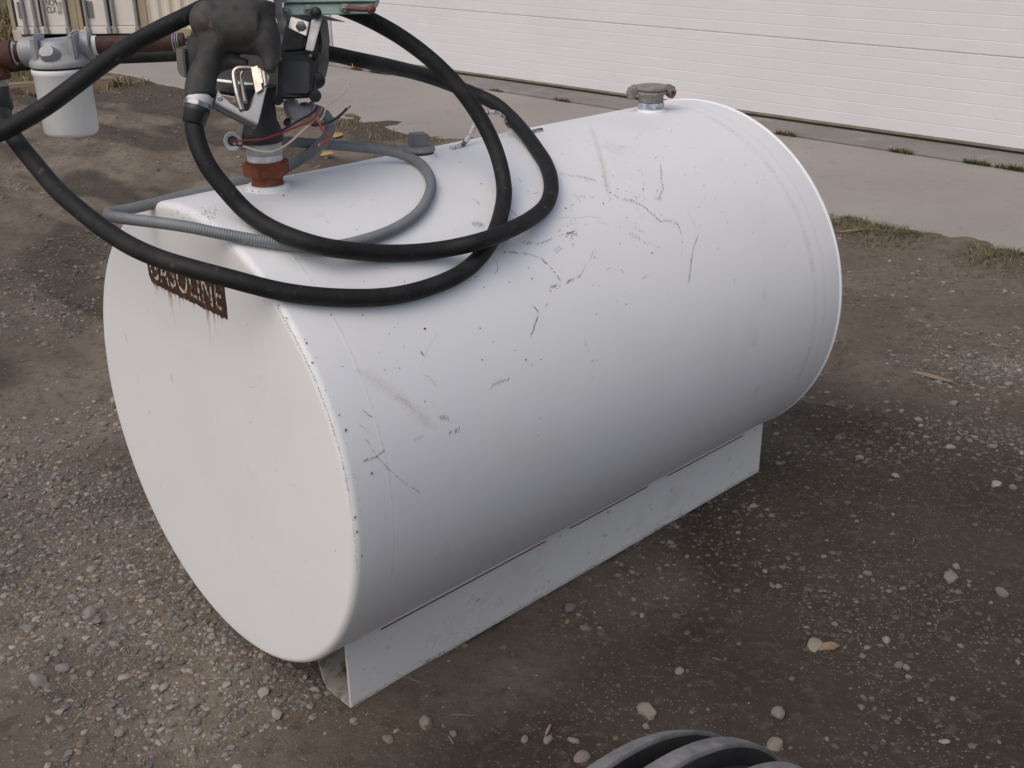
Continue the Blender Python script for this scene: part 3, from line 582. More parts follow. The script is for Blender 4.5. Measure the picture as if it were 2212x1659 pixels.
hatch(edge[:3], 6, .9, 6, 1.3, DARK, .6, R_h); hatch(edge[2:5], 7, .6, 3, 1.4, DARK, .7, R_h); hatch(edge[4:8], 5, .5, 2.4, 1.4, DARK, .75, R_h); hatch(edge[7:], 5, .6, 3.4, 1.1, DARK, .6, R_h)
for q in range(34):
    i = random.uniform(0, 8.9); i0 = int(i); x = edge[i0][0]+(edge[i0+1][0]-edge[i0][0])*(i-i0)+random.uniform(2, 26); y = edge[i0][1]+(edge[i0+1][1]-edge[i0][1])*(i-i0)+random.uniform(-4, 10)
    dot(x, y, random.choice([.7, .8, .9, 1.2, 1.9]), random.choice([DBR, BRN, DARK]), .9, False)
for q in range(40): dot(*c4([(random.uniform(560, 900), random.gauss(230, 40))])[0], random.uniform(.8, 1.9), random.choice([DBR, BRN]), .9, False)
for e_, s_ in ((.012, S0+.006), (.010, TL-S0-.008), (.03, TL-.13)):
    for t0 in np.arange(-10, 110, 4.):
        tt = np.radians(np.linspace(t0, t0+4.2, 4)); P = [T0+TA*s_+(TN*math.sin(q)+np.array([0, 0, math.cos(q)]))*TR for q in tt]; mk.ribbon(P, [nrm(p) for p in P], e_ if e_ > .02 else .004, TAN if s_ > 1 else GREY, random.uniform(.05, .18))
mk.V = dent(np.array(mk.V), .0016, 301); o = obj('scuff_marks', mk.V, mk.F, MT['marks'], tank, sharp=180, cols=mk.C); o['kind'] = 'stuff'
# marks on the flat head: rust runs under the sign, pips, a dent shadow-free nick
mh = Marks(); NH = -TA
def hr(pts, wd, col, al): mh.ribbon([onhead(n_, z_, .0004) for n_, z_ in pts], [NH]*len(pts), wd, col, al)
for n_, L_, w_ in ((-.148, .014, .006), (-.140, .018, .008), (-.132, .010, .005), (-.088, .030, .010), (-.080, .045, .006), (-.062, .010, .005), (-.046, .022, .006), (-.030, .010, .005), (.012, .008, .006), (.060, .045, .007), (.066, .026, .005), (.085, .030, .006), (.100, .014, .004), (.112, .010, .006), (-.115, .008, .006), (-.105, .012, .005)):
    L_ *= .7
    hr([(n_, zb_+.004), (n_+.0005, zb_-.3*L_), (n_+.001, zb_-.65*L_), (n_+.001, zb_-L_)], np.array([1.4, 1, .6, .25])*w_, (.40, .14, .022), np.array([.95, .8, .5, 0]))
    hr([(n_, zb_+.003), (n_, zb_-L_*.6), (n_, zb_-L_*1.7), (n_, zb_-2.4*L_)], w_*1.3, (.52, .30, .12), np.array([.4, .28, .14, 0]))
for q in range(60):
    r_ = TR*.93*math.sqrt(random.random()); a_ = random.uniform(0, 6.28); n_, z_ = r_*math.sin(a_), T0[2]+r_*math.cos(a_); mh.dot(onhead(n_, z_, .0004), NH, random.uniform(.0006, .0014), random.choice([DBR, BRN, GREY]), random.uniform(.4, .9))
for n_, z_, dx, dz in ((.19, .70, .018, .007), (-.13, .63, .001, -.02), (-.30, .58, .003, -.03), (-.33, .66, .002, -.02), (-.27, .50, .002, -.012), (.25, .58, .004, -.004)): hr([(n_, z_), (n_+dx*.5, z_+dz*.5), (n_+dx, z_+dz)], .0016 if dx > .003 or dz < -.02 else .004, GREY, np.array([.2, .7, .2]))
o = obj('head_marks', mh.V, mh.F, MT['marks'], tank, sharp=180, cols=mh.C); o['kind'] = 'stuff'
mr_ = Marks(.0004)                                       # mud splashes and rubbed paint on the near rail
for q in range(110):
    s_ = random.uniform(.08, 1.46); z_ = abs(random.gauss(0, .035))+.006
    if z_ > .15: continue
    p = tk(s_, .3187, z_); mr_.dot(p, TN, random.uniform(.0008, .004)*(1.3 if z_ < .03 else .8), random.choice([(.22, .17, .12), (.30, .25, .19), (.14, .10, .07)]), random.uniform(.06, .25), random.uniform(.6, 2.2))
for s0_, z0_ in ((.30, .05), (.36, .075), (.42, .095), (.33, .03), (.47, .06), (.62, .03), (1.33, .10), (1.36, .06)):
    for q in range(9): ss, zz = s0_+random.gauss(0, .025), z0_+random.gauss(0, .012); mr_.ribbon([tk(ss, .3187, zz), tk(ss+.006, .3187, zz+random.uniform(-.004, .012)), tk(ss+.014, .3187, zz+random.uniform(-.008, .018))], [TN]*3, random.uniform(.002, .006), (.36, .31, .25), random.uniform(.10, .25))
for s0_ in np.arange(.07, 1.46, .03): mr_.ribbon([tk(s0_, .3187, .009), tk(s0_+.016, .3187, .009+random.uniform(0, .004)), tk(s0_+.034, .3187, .009)], [TN]*3, random.uniform(.008, .022), (.32, .275, .22), random.uniform(.15, .4))
o = obj('mud_splashes', mr_.V, mr_.F, MT['marks'], tank, sharp=180, cols=mr_.C); o['kind'] = 'stuff'
mb = Marks()                                             # rust around the pump bung
for q in range(46):
    a_ = random.uniform(0, 6.28); rr = random.choice([.0418, .0445, .052, .06]); zz = {.0418: 1.003, .0445: .9965, .052: .994, .06: .9935}[rr]
    p = np.array([BX+rr*math.cos(a_), BY+rr*math.sin(a_), zz+random.uniform(-.003, .002)]); nn = np.array([math.cos(a_)*.6, math.sin(a_)*.6, .7]); mb.dot(p+nn*.001, nn, random.uniform(.0008, .0026), random.choice([(.24, .09, .03), DBR, BRN]), .85)
o = obj('bung_rust', mb.V, mb.F, MT['marks'], tank, sharp=180, cols=mb.C); o['kind'] = 'stuff'

# ------------------------------------------------------------------ filler cap and pipe plug
fc = thing('filler_cap', (.366, 2.835, 1.012), 'grey coupling cap with two lugs and red paint on the filler neck', 'cap')
fx, fy = .366, 2.835
obj('thread_tape', *lathe([(1.0055, .0325), (1.0130, .0345), (1.0200, .0340), (1.0215, .0325)], (fx, fy, 0), seg=32), MT['bluetape'], fc)
obj('neck', *lathe([(1.0212, .029), (1.0230, .0318), (1.0370, .0312), (1.0400, .034), (1.0430, .0395), (1.0485, .0405), (1.0510, .038), (1.0515, .033)], (fx, fy, 0), seg=40), MT['cap'], fc, sharp=60)
obj('lid', *lathe([(1.0518, .035), (1.0540, .0415), (1.0590, .0425), (1.0630, .0395), (1.0645, .033), (1.0635, .0)], (fx, fy, 0), seg=40), MT['cap'], fc, sharp=60)
for sg in (-1, 1):
    d = np.array([1., .10, 0])*sg; d /= np.linalg.norm(d); n_ = np.array([-d[1], d[0], 0]); c = np.array([fx, fy, 1.049])
    arm = [c+d*a_*.82+n_*b_*.85+np.array([0, 0, z_*.85]) for a_, b_, z_ in ((.034, -.020, .014), (.052, -.019, .019), (.068, -.016, .016), (.079, -.010, .006), (.080, -.008, -.008), (.074, -.008, -.020), (.060, -.012, -.024), (.050, -.016, -.016), (.046, -.02, -.002))]
    lg = obj('lug', *prism(arm, n_*.029), MT['cap'], fc, bevel=.005, bseg=3)
    fr = -n_ if n_[1] > 0 else n_
    obj('pin_hole', *lathe([(0, .0045), (.002, .0045)], c+d*.0525+fr*.0148+np.array([0, 0, -.003]), fr, seg=14), MT['seal'], lg)
    if sg > 0: obj('red_paint', *prism([q+n_*(-.0012 if True else 0) for q in [arm[4]+np.array([0, 0, .006]), arm[5], arm[6], arm[7], arm[8]+np.array([0, 0, -.006])]], n_*.0314), MT['capred'], lg, bevel=.003)
pp = thing('pipe_plug', (-.192, 2.313, 1.008), 'grey square-headed pipe plug in rusty threads on the tank ridge', 'plug')
qx, qy = -.192, 2.313
obj('thread', *lathe([(1.006, .0315), (1.014, .0325)], (qx, qy, 0), seg=32), MT['rust'], pp)
obj('collar', *lathe([(1.0142, .0345), (1.018, .0355), (1.022, .0335), (1.026, .027), (1.0265, .0)], (qx, qy, 0), seg=32), MT['plug'], pp, sharp=40)
d1 = np.array([.92, .39, 0]); d2 = np.array([-.39, .92, 0])
obj('square_head', *box((qx, qy, 1.0375), d1*.0188, d2*.0188, (0, 0, .0135)), MT['plug'], pp, bevel=.003)

# ------------------------------------------------------------------ fuel pump on its riser
pump = thing('fuel_pump', (BX, BY, 1.004), 'black electric transfer pump standing on a rusty bushing on the tank', 'pump')
O = (BX, BY, 0)
hx = obj('hex_bushing', *lathe([(1.0235, .036), (1.026, .0440), (1.050, .0448), (1.0535, .040)], O, seg=6, rot=math.radians(22)), MT['orange_rust'], pump, bevel=.0012)
obj('bushing_neck', *lathe([(1.002, .0315), (1.010, .0312), (1.013, .0290), (1.017, .0300), (1.0236, .0305)], O, seg=40), MT['orange_rust'], hx, sharp=60)
obj('thread_tape', *lathe([(1.0533, .0325), (1.055, .0335), (1.060, .0325), (1.0655, .0335), (1.067, .0315)], O, seg=40), MT['tape'], pump)
obj('riser_collar', *lathe([(1.0665, .032), (1.068, .0352), (1.086, .0352), (1.089, .0335), (1.0895, .030)], O, seg=12), MT['galv'], pump, bevel=.001)
obj('neck', *lathe([(1.089, .032), (1.0905, .0385), (1.104, .0385), (1.110, .0365), (1.128, .0300), (1.160, .0285), (1.19, .034)], O, seg=40), MT['black'], pump, sharp=50)
obj('pump_body', *prism(px([(398, 70, 2.10), (690, 62, 2.13), (694, 150, 2.10), (684, 196, 2.09), (600, 214, 2.06), (520, 214, 2.06), (418, 196, 2.07), (398, 150, 2.08)]), (.004, .095, .004)), MT['black'], pump, bevel=.010, bseg=3)
obj('side_plate', *prism(px([(379, 104, 2.085), (397, 108, 2.083), (401, 170, 2.07), (388, 163, 2.075), (382, 150, 2.077)]), (.004, .05, 0)), MT['olive'], pump, bevel=.002)
obj('body_strip', *prism(px([(466, 170, 2.035), (548, 180, 2.030), (548, 186, 2.029), (466, 176, 2.034)]), (0, .02, 0)), MT['zinc'], pump, bevel=.001)
jb = obj('junction_box', *prism(px([(599, 116, 2.005), (676, 110, 2.02), (688, 132, 2.025), (684, 158, 2.02), (679, 200, 2.01), (671, 213, 2.005), (602, 217, 1.99), (598, 205, 1.99)]), (.006, .085, .006)), MT['black'], pump, bevel=.006, bseg=3)
def rr(x0, y0, x1, y1, d, r=7):
    o_ = []
    for cx_, cy_, a0 in ((x1-r, y0+r, -90), (x1-r, y1-r, 0), (x0+r, y1-r, 90), (x0+r, y0+r, 180)):
        for q in (0, 30, 60, 90): a_ = math.radians(a0+q); o_.append((cx_+r*math.cos(a_), cy_+r*math.sin(a_), d))
    return px(o_)
obj('cover_plate', *prism(rr(609, 133, 668, 203, 1.996), (.0, .02, 0)), MT['blackm'], jb, bevel=.002)
for i, yy in enumerate((150, 160, 170, 180, 190)): obj('cover_line', *prism(px([(616, yy, 1.9965), (661, yy-1, 1.9965), (661, yy+2, 1.9962), (616, yy+3, 1.9962)]), (0, .003, 0)), MT['black'], jb)
for x, y in ((606, 127), (671, 121), (672, 208), (605, 211)): obj('screw', *lathe([(0, .0034), (.002, .0034), (.0028, .002), (.0028, 0)], at(x, y, 1.992 if x < 640 else 2.004), (.05, -1, -.1), seg=10), MT['zinc'], jb)
obj('upper_housing', *prism(px([(597, 44, 2.045), (686, 44, 2.055), (692, 72, 2.05), (695, 108, 2.04), (690, 128, 2.035), (600, 118, 2.03)]), (.004, .09, .004)), MT['black'], pump, bevel=.006)
obj('recess_block', *prism(px([(612, 86, 2.02), (660, 80, 2.025), (657, 108, 2.02), (606, 113, 2.012)]), (0, .03, 0)), MT['blackm'], pump, bevel=.004)
def knob(x, y, d, r, l, m_, par=pump, ax=(0, -1, -.1), name='bolt_head', seg=18):
    return obj(name, *lathe([(0, r), (l*.7, r), (l, r*.75), (l+.0003, 0)], at(x, y, d), ax, seg=seg), m_, par, sharp=45)
for x, y, d, r, l in ((682, 206, 2.01, .011, .012), (601, 214, 1.995, .010, .010), (686, 172, 2.035, .015, .012), (622, 262, 2.06, .007, .016), (680, 118, 2.02, .009, .008)): knob(x, y, d, r, l, MT['black'])
obj('flange_bar', *prism(px([(583, 208, 2.01), (598, 211, 2.005), (598, 218, 2.004), (583, 215, 2.01)]), (0, .02, 0)), MT['zinc'], pump, bevel=.001)
# nozzle rest: grey-green housing, zinc hook and straps
gh = obj('nozzle_rest', *prism(px([(611, 7, 1.990), (809, 3, 2.01), (807, 28, 2.005), (803, 31, 2.005), (613, 34, 1.985)]), (.004, .07, .01)), MT['green'], pump, bevel=.004)
obj('rest_cover', *prism(px([(606, -95, 1.995), (816, -95, 2.015), (814, 1, 2.003), (811, 4, 2.003), (607, 6.5, 1.982)]), (.004, .09, .01)), MT['green'], gh, bevel=.005)
for x, y, d in ((667, 21, 1.99), (618, 26, 1.984), (745, 19, 1.998)):
    k_ = knob(x, y, d, .0095, .004, MT['green'], gh, name='washer'); k_.parent = gh
    obj('socket_bolt', *lathe([(0, .0048), (.0075, .0048), (.008, .0035), (.005, .0028), (.005, 0)], at(x, y, d-.003), (0, -1, -.1), seg=16), MT['zinc'], gh, sharp=40)
lv = obj('switch_lever', *tube(px([(752, 17, 1.987), (770, 19.5, 1.983), (792, 20.5, 1.98)]), .0048, 12), MT['redlev'], pump)
obj('lever_end', *sphere(at(801, 20, 1.98), .0095, (1, .7, .8)), MT['redlev'], lv)
hk = px([(600, -60, 1.965), (601, -20, 1.965), (601, 10, 1.963), (602, 28, 1.962), (609, 47, 1.962), (607, 62, 1.962), (607, 82, 1.962), (606, 100, 1.962)])
wl = [12, 11, 10, 10, 10.5, 9, 5.5, 2]; kp = [at(x, y, d) for x, y, d in ()]
V = []
for p, w_ in zip(catmull(np.hstack([np.array(hk), np.array(wl)[:, None]]), .004)[:, :3], catmull(np.hstack([np.array(hk), np.array(wl)[:, None]]), .004)[:, 3]):
    V += [p-RT*w_*.00084, p+RT*w_*.00084+np.array([0, -.006, 0]), p+RT*w_*.00084+np.array([0, -.0035, 0]), p-RT*w_*.00084+np.array([0, .0025, 0])]
n = len(V)//4; F_ = [[i*4+q, i*4+(q+1) % 4, i*4+4+(q+1) % 4, i*4+4+q] for i in range(n-1) for q in range(4)]+[[0, 1, 2, 3], [4*n-4, 4*n-3, 4*n-2, 4*n-1]]
obj('hook_strap', V, F_, MT['zinc'], pump)
bp_ = obj('bracket_plate', *prism(px([(628, 36, 1.975), (667, 48, 1.972), (660, 78, 1.970), (622, 60, 1.973)]), (.002, .003, 0)), MT['zinc'], pump, bevel=.0008)
obj('hex_nut', *lathe([(0, .0095), (.006, .0095), (.007, .007), (.007, 0)], at(650, 56, 1.972), (.1, -1, -.1), seg=6), MT['zinc'], bp_)
obj('strap', *prism(px([(672, 43, 1.978), (695, 38, 1.98), (675, 111, 1.978), (659, 108, 1.976)]), (.002, .003, 0)), MT['zinc'], pump, bevel=.0008)
obj('latch_tongue', *prism(px([(676, 42, 1.981), (690, 33, 1.985), (708, 36, 1.988), (745, 48, 1.992), (708, 44, 1.988), (694, 50, 1.984)]), (.001, .005, 0)), MT['black'], pump, bevel=.0006)
obj('latch_knob', *sphere(at(683, 27, 1.968), .010, (1, .8, 1)), MT['black'], pump)

# ------------------------------------------------------------------ suction pipe, filter, elbow
pa, pb = at(199, 98, 2.115), at(398, 90, 2.135); pd = (pb-pa)/np.linalg.norm(pb-pa)
sp_ = thing('steel_pipe', pa, 'rusty brown steel pipe joining the pump to the filter head', 'pipe')
obj('pipe', *tube([pa-pd*.012, pb], .0172, 24, smooth=False), MT['pipe'], sp_)
obj('thread_tape', *lathe([(0, .0182), (.004, .0186), (.008, .0182)], pa+pd*.002, pd, seg=24), MT['tape'], sp_)
for q in range(3): obj('thread', *lathe([(0, .0176), (.0012, .0186), (.0024, .0176)], pb-pd*(.012+.0045*q), pd, seg=24), MT['galv'], sp_)
FX, FY, FZ = at(131, 146, 2.10)
flt = thing('fuel_filter', (FX, FY, FZ-.135), 'white spin-on filter canister under a grey cast head', 'filter')
V, F_ = lathe([(-.128, 0), (-.128, .035), (-.127, .047), (-.122, .0505), (-.118, .0515), (-.012, .0525), (-.010, .0542), (-.002, .0545), (0, .053)], (FX, FY, FZ), seg=56); obj('canister', V, F_, MT['filterw'], flt, sharp=70)
obj('gasket', *lathe([(.0003, .052), (.004, .0525)], (FX, FY, FZ), seg=48), MT['seal'], flt)
hd = obj('filter_head', *lathe([(.0043, .055), (.010, .0555), (.016, .053), (.022, .045), (.030, .038), (.048, .034), (.052, .030), (.052, 0)], (FX, FY, FZ), seg=48), MT['alu'], flt, sharp=50)
ql = at(48, 113, 2.10); dq = (pa-ql)/np.linalg.norm(pa-ql)
for o_, l_, r_ in ((ql, .040, .0275), (pa-dq*.036, .036, .0275)): obj('port_boss', *lathe([(0, r_-.004), (.002, r_), (l_-.002, r_), (l_, r_-.003)], o_, dq, seg=28), MT['alu'], hd, sharp=50)
obj('bridge', *lathe([(0, .021), (np.linalg.norm(pa-ql)-.07, .021)], ql+dq*.036, dq, seg=24), MT['alu'], hd)
for q in (-.034, .034):
    c = np.array([FX, FY, FZ+.030])+dq*q; obj('rib', *box(c, dq*.0065, np.cross(dq, [0, 0, 1])*.036, (0, 0, .034)), MT['alu'], hd, bevel=.004, bseg=3)
for sg in (-1, 1): obj('centre_boss', *lathe([(0, .020), (.028, .013), (.034, .010), (.0345, 0)], np.array([FX, FY, FZ+.020])+np.array([0, -.026, 0])+dq*.003*sg, (0, -.5, .3), seg=20), MT['alu'], hd)
el = thing('pipe_elbow', at(-8, 160, 2.09), 'rusty pipe elbow turning down from the filter to the hose', 'elbow')
ec = at(-6, 121, 2.09)
obj('nipple', *tube([ec+dq*.012, ql+dq*.004], .0172, 22, smooth=False), MT['pipe'], el)
for o_ in (ql-dq*.014, ql-dq*.001): obj('thread_tape', *lathe([(-.003, .0185), (.0, .0225), (.003, .0185)], o_, dq, seg=24), MT['tape'], el)
obj('elbow_body', *tube([ec+dq*.030, ec+dq*.024, ec+dq*.004, ec+dq*-.006+np.array([0, 0, -.004]), ec-dq*.010+np.array([0, 0, -.018]), ec-dq*.010+np.array([0, 0, -.036]), ec-dq*.010+np.array([0, 0, -.042])], [.0265, .0265, .0225, .0225, .0225, .0265, .0265], 24, .004), MT['rust'], el)

# ------------------------------------------------------------------ hose
hs = [(ec-dq*.010)+np.array([0, 0, -.062]), (ec-dq*.009)+np.array([0, 0, -.10])]
Hpt = [(6, 262, 2.02), (36, 305, 1.995), (81, 361, 1.95), (128, 415, 1.905), (180, 460, 1.87), (225, 495, 1.845), (282, 531, 1.82), (338, 556, 1.805), (380, 570, 1.797), (497, 602, 1.785), (615, 631, 1.81), (733, 643, 'c'), (850, 639, 'c'), (950, 612, 'c'), (1010, 580, 'c'), (1055, 530, 'c'), (1080, 470, 'c'), (1089, 410, 2.185), (1076, 340, 2.20), (1045, 268, 2.20), (1000, 200, 2.19), (950, 146, 2.18), (900, 104, 2.17), (850, 70, 2.165), (790, 38, 2.16), (740, 17, 2.155), (670, -6, 2.16), (590, -22, 2.15), (510, -14, 2.11), (455, 9, 2.07), (407, 33, 2.035), (333, 69, 2.01), (274, 103, 1.985), (216, 143, 1.965), (157, 188, 1.95), (98, 231, 1.94), (39, 266, 1.935), (0, 286, 1.935), (-70, 308, 1.96), (-140, 300, 2.06), (-175, 250, 2.18), (-150, 195, 2.29), (-60, 155, 2.34), (70, 134, 2.34), (200, 124, 2.31), (330, 118, 2.27), (420, 114, 2.255), (520, 110, 2.255), (620, 109, 2.26), (700, 114, 2.265), (769, 128, 2.29), (845, 144, 2.38), (931, 167, 2.49), (1015, 199, 2.55), (1066, 222, 2.545), (1100, 250, 2.51), (1133, 287, 2.445), (1160, 324, 2.38), (1181, 358, 'c'), (1190, 391, 'c'), (1189, 420, 'c'), (1178, 445, 'c'), (1150, 470, 'd'), (1100, 497, 'e'), (1030, 523, 'f'), (960, 538, 'd'), (900, 545, 'c'), (840, 547, 'c'), (780, 544, 'd'), (700, 533, 'e'), (640, 516, 'e'), (580, 490, 'd'), (530, 455, 1.905), (486, 407, 1.895), (450, 360, 1.885), (428, 312, 1.88), (418, 268, 1.885)]
RR = {'c': TR+.0165, 'd': TR+.025, 'e': TR+.040, 'f': TR+.052}
for x, y, d in Hpt: hs.append(at(x, y, d) if not isinstance(d, str) else cylpt(x, y, RR[d]))
hose = thing('fuel_hose', hs[12], 'long black rubber hose coiled in two loops over the tank and pump', 'hose')
obj('hose', *tube(hs, .0160, 20, .010), MT['hose'], hose, sharp=180)
obj('end_fitting', *lathe([(-.041, .017), (-.043, .0205), (-.052, .0205), (-.056, .0185)], ec-dq*.010, (0, 0, 1), seg=24), MT['zinc'], hose)
obj('ferrule', *lathe([(-.056, .0195), (-.060, .021), (-.098, .021), (-.102, .019)], ec-dq*.0095, (0, 0, 1), seg=24), MT['ferrule'], hose)
fa, fb = at(427, 230, 1.885), at(418, 268, 1.885); fd = (fb-fa)/np.linalg.norm(fb-fa); fl = np.linalg.norm(fb-fa)
obj('ferrule', *lathe([(0, .0205), (.002, .0222), (fl*.35, .0222), (fl*.40, .0207), (fl*.95, .0200), (fl, .0180)], fa, fd, seg=32), MT['ferrule'], hose, sharp=50)
obj('swivel_nut', *lathe([(-.008, .022), (-.007, .0248), (.001, .0248), (.002, .022)], fa, fd, seg=8), MT['zinc'], hose, bevel=.0008)

# ------------------------------------------------------------------ nozzle
nz = thing('fuel_nozzle', at(500, 150, 1.9), 'dusty black fuel nozzle with chrome lever hung on the pump', 'nozzle')
ND = 1.89
def chain(l, st=.006): return tube([at(x, y, d) for x, y, d, r in l], [r*.000805 for *_, r in l], 20, st)
blob = join(chain([(434, 212, ND, 32), (432, 196, ND, 33), (437, 168, ND, 31.5), (450, 132, ND, 28), (462, 100, ND, 30), (480, 70, ND, 36)]),
            sphere(at(453, 45, ND-.002), .0355, (1, .95, 1.0)), chain([(455, 50, ND, 38), (490, 55, ND, 46), (520, 50, ND, 46)]), chain([(452, 60, ND, 26), (470, 34, ND+.005, 38), (510, 30, ND+.01, 48), (550, 36, ND+.012, 47), (572, 56, ND+.012, 30)]),
            chain([(470, 20, ND+.01, 30), (505, -20, ND+.015, 44), (540, -80, ND+.02, 40), (560, -150, ND+.03, 30)]),
            chain([(470, 78, ND, 34), (520, 80, ND+.008, 36), (560, 84, ND+.008, 38), (578, 104, ND+.008, 30), (585, 130, ND+.008, 19), (581, 156, ND+.008, 11)]),
            chain([(560, 12, ND+.01, 36), (566, 40, ND+.01, 30), (585, 84, ND+.01, 22), (592, 110, ND+.01, 16)]),
            chain([(448, 150, ND+.008, 26), (470, 138, ND+.012, 20), (500, 134, ND+.018, 15), (535, 140, ND+.02, 12)]),
            sphere(at(520, 62, ND-.016), .030, (1.2, .5, 1.0)), chain([(440, 60, ND, 24), (456, 80, ND, 30), (462, 100, ND, 30)]), chain([(480, 66, ND-.004, 42), (530, 60, ND, 48), (560, 62, ND+.004, 42)]))
bd = obj('body', *blob, MT['boot'], nz, sharp=180)
m_ = bd.modifiers.new('remesh', 'REMESH'); m_.mode = 'VOXEL'; m_.voxel_size = .0025; m_.use_smooth_shade = True
m_ = bd.modifiers.new('smooth', 'SMOOTH'); m_.factor = .6; m_.iterations = 10
ga, gb = at(434, 206, ND), at(427, 231, 1.885); gd = (gb-ga)/np.linalg.norm(gb-ga)
obj('collar', *lathe([(0, .0215), (.004, .0230), (.016, .0225), (.020, .0200)], ga+gd*.002, gd, seg=32), MT['tape'], nz)
gpoly = [(471, 192, 1.888), (468, 207, 1.886), (465, 221, 1.884), (495, 236, 1.881), (525, 252, 1.878), (558, 268, 1.876), (564, 245, 1.877), (573, 205, 1.880), (583, 166, 1.884), (578, 158, 1.885), (562, 180, 1.883), (551, 202, 1.881), (545, 225, 1.879), (540, 236, 1.878), (532, 240, 1.878), (518, 235, 1.879), (498, 222, 1.882), (480, 207, 1.885)]
gu = obj('lever_guard', *prism(px(gpoly), (-.011, .014, -.013)), MT['guard'], nz, bevel=.0014)
obj('pivot_pin', *lathe([(0, .0042), (.0015, .0042), (.002, .003), (.0012, .0022), (.0012, 0)], at(475, 213, 1.8835), (.1, -1, .1), seg=16), MT['zinc'], gu)
obj('guard_slot', *prism(px([(472, 232, 1.8815), (549, 271, 1.8745), (538, 272.5, 1.8765), (462, 233, 1.8835)]), (-.001, .003, -.003)), MT['black'], gu)
lvr = obj('lever', *tube(px([(549, 148, 1.888), (528, 147, 1.884), (514, 148, 1.882), (506, 155, 1.881), (506, 168, 1.880), (511, 195, 1.879), (517, 218, 1.879), (524, 240, 1.882)]), .0054, 14, .003), MT['chrome'], nz, sharp=180)
obj('lever_rear_leg', *tube(px([(549, 150, 1.902), (530, 152, 1.902), (522, 160, 1.902), (524, 190, 1.900), (530, 222, 1.896)]), .0040, 12, .003), MT['chrome'], lvr, sharp=180)
obj('hold_open_clip', *prism(px([(542, 146, 1.879), (556, 142, 1.879), (566, 193, 1.876), (552, 202, 1.875)]), (.001, .003, 0)), MT['chrome'], nz, bevel=.0007)
obj('clip_arm', *prism(px([(557, 148, 1.873), (562, 147, 1.873), (568, 179, 1.872), (561, 181, 1.872)]), (.001, .002, 0)), MT['chrome'], nz, bevel=.0005)
obj('clip_arm', *prism(px([(565, 150, 1.876), (570, 154, 1.876), (574, 184, 1.877), (570, 186, 1.877)]), (.001, .002, 0)), MT['chrome'], nz, bevel=.0005)

# ------------------------------------------------------------------ conduit with wires
cd = [(655, 236, 2.075), (684, 238, 2.085), (704, 250, 2.095), (713, 269, 2.105), (708, 292, 2.12), (692, 312, 2.14), (668, 331, 2.16), (645, 347, 2.175), (615, 364, 2.185), (580, 377, 2.18), (541, 388, 2.165), (500, 396, 2.145), (456, 409, 2.12), (409, 420, 2.095), (350, 435, 2.06), (292, 449, 2.025), (252, 457, 2.0), (236, 460.5, 1.98), (237, 466, 1.955), (254, 470, 1.935), (285, 474, 1.905), (350, 482, 1.872), (410, 491, 'c'), (468, 503, 'c'), (556, 519, 'c'), (644, 531, 'c'), (720, 532, 'c'), (800, 514, 'c'), (852, 494, 'c'), (900, 462, 'c'), (926, 424, 'c'), (931, 394, 'c'), (917, 363, 'c'), (890, 343, 2.255), (850, 329, 2.25), (800, 321, 2.235), (750, 316, 2.215), (700, 312, 2.185), (650, 308, 2.155), (605, 305, 2.125), (565, 304, 2.105), (530, 304, 2.07), (510, 305, 2.03), (504, 305, 1.99)]
cpt = [at(x, y, d) if d != 'c' else cylpt(x, y, TR+.0118) for x, y, d in cd]
con = thing('electrical_conduit', cpt[26], 'grey ribbed flexible conduit looped across the tank top', 'conduit')
Q = catmull(np.array(cpt), .0011); rr_ = .0103+.0005*np.sin(np.arange(len(Q))*2*math.pi/4.2)
obj('conduit', *tube(Q, rr_, 12, smooth=False), MT['conduit'], con, sharp=180)
ce = cpt[-1]; cdv = cpt[-1]-cpt[-2]; cdv /= np.linalg.norm(cdv)
ring = obj('end_ring', *lathe([(-.010, .0125), (.0, .0135), (.004, .0165), (.007, .017), (.0085, .0155), (.008, .0115), (.0075, .0095), (-.002, .0092), (-.002, .0)], ce, cdv, seg=32), MT['galv'], con, sharp=45)
obj('bore', *lathe([(0, .009), (.0005, .009)], ce-cdv*.0014, cdv, seg=20), MT['seal'], ring)
obj('elbow_fitting', *tube(px([(628, 219, 2.045), (630, 232, 2.045), (637, 242, 2.05), (650, 243, 2.062), (662, 238, 2.073)]), [.014, .015, .016, .0145, .0135], 18, .004), MT['alu'], con)
obj('compression_nut', *lathe([(0, .0125), (.002, .0155), (.016, .0155), (.018, .013)], at(650, 239, 2.064), at(668, 237, 2.08)-at(650, 239, 2.064), seg=8), MT['conduit'], con, bevel=.001)
obj('gland_collar', *lathe([(0, .0135), (.003, .0165), (.007, .0165), (.009, .0125)], at(668, 237, 2.079), at(684, 238, 2.085)-at(668, 237, 2.079), seg=24), MT['alu'], con)
def wire(pts, m_, r, bare=None, name='wire'):
    o_ = obj(name, *tube(px(pts), r, 8, .004), m_, con, sharp=180)
    if bare: obj('bare_end', *tube(px(bare), r*.75, 6, .003), MT['copper'], o_, sharp=180)
    return o_
wire([(505, 306, 1.995), (512, 304, 1.965), (540, 303, 1.955), (570, 300, 1.952), (600, 290, 1.955), (640, 274, 1.965), (670, 262, 1.98), (684, 248, 1.99), (693, 232, 2.0)], MT['wred'], .0019)
wire([(506, 309, 1.995), (520, 315, 1.965), (545, 309, 1.96), (575, 298, 1.96), (610, 281, 1.968), (650, 258, 1.985), (675, 244, 2.0), (686, 232, 2.01)], MT['wblk'], .0020)
wire([(505, 310, 1.99), (530, 317, 1.96), (560, 326, 1.955), (590, 327, 1.955), (620, 312, 1.96), (650, 286, 1.97), (672, 265, 1.985), (690, 242, 2.0), (694, 234, 2.01)], MT['wwht'], .0021)
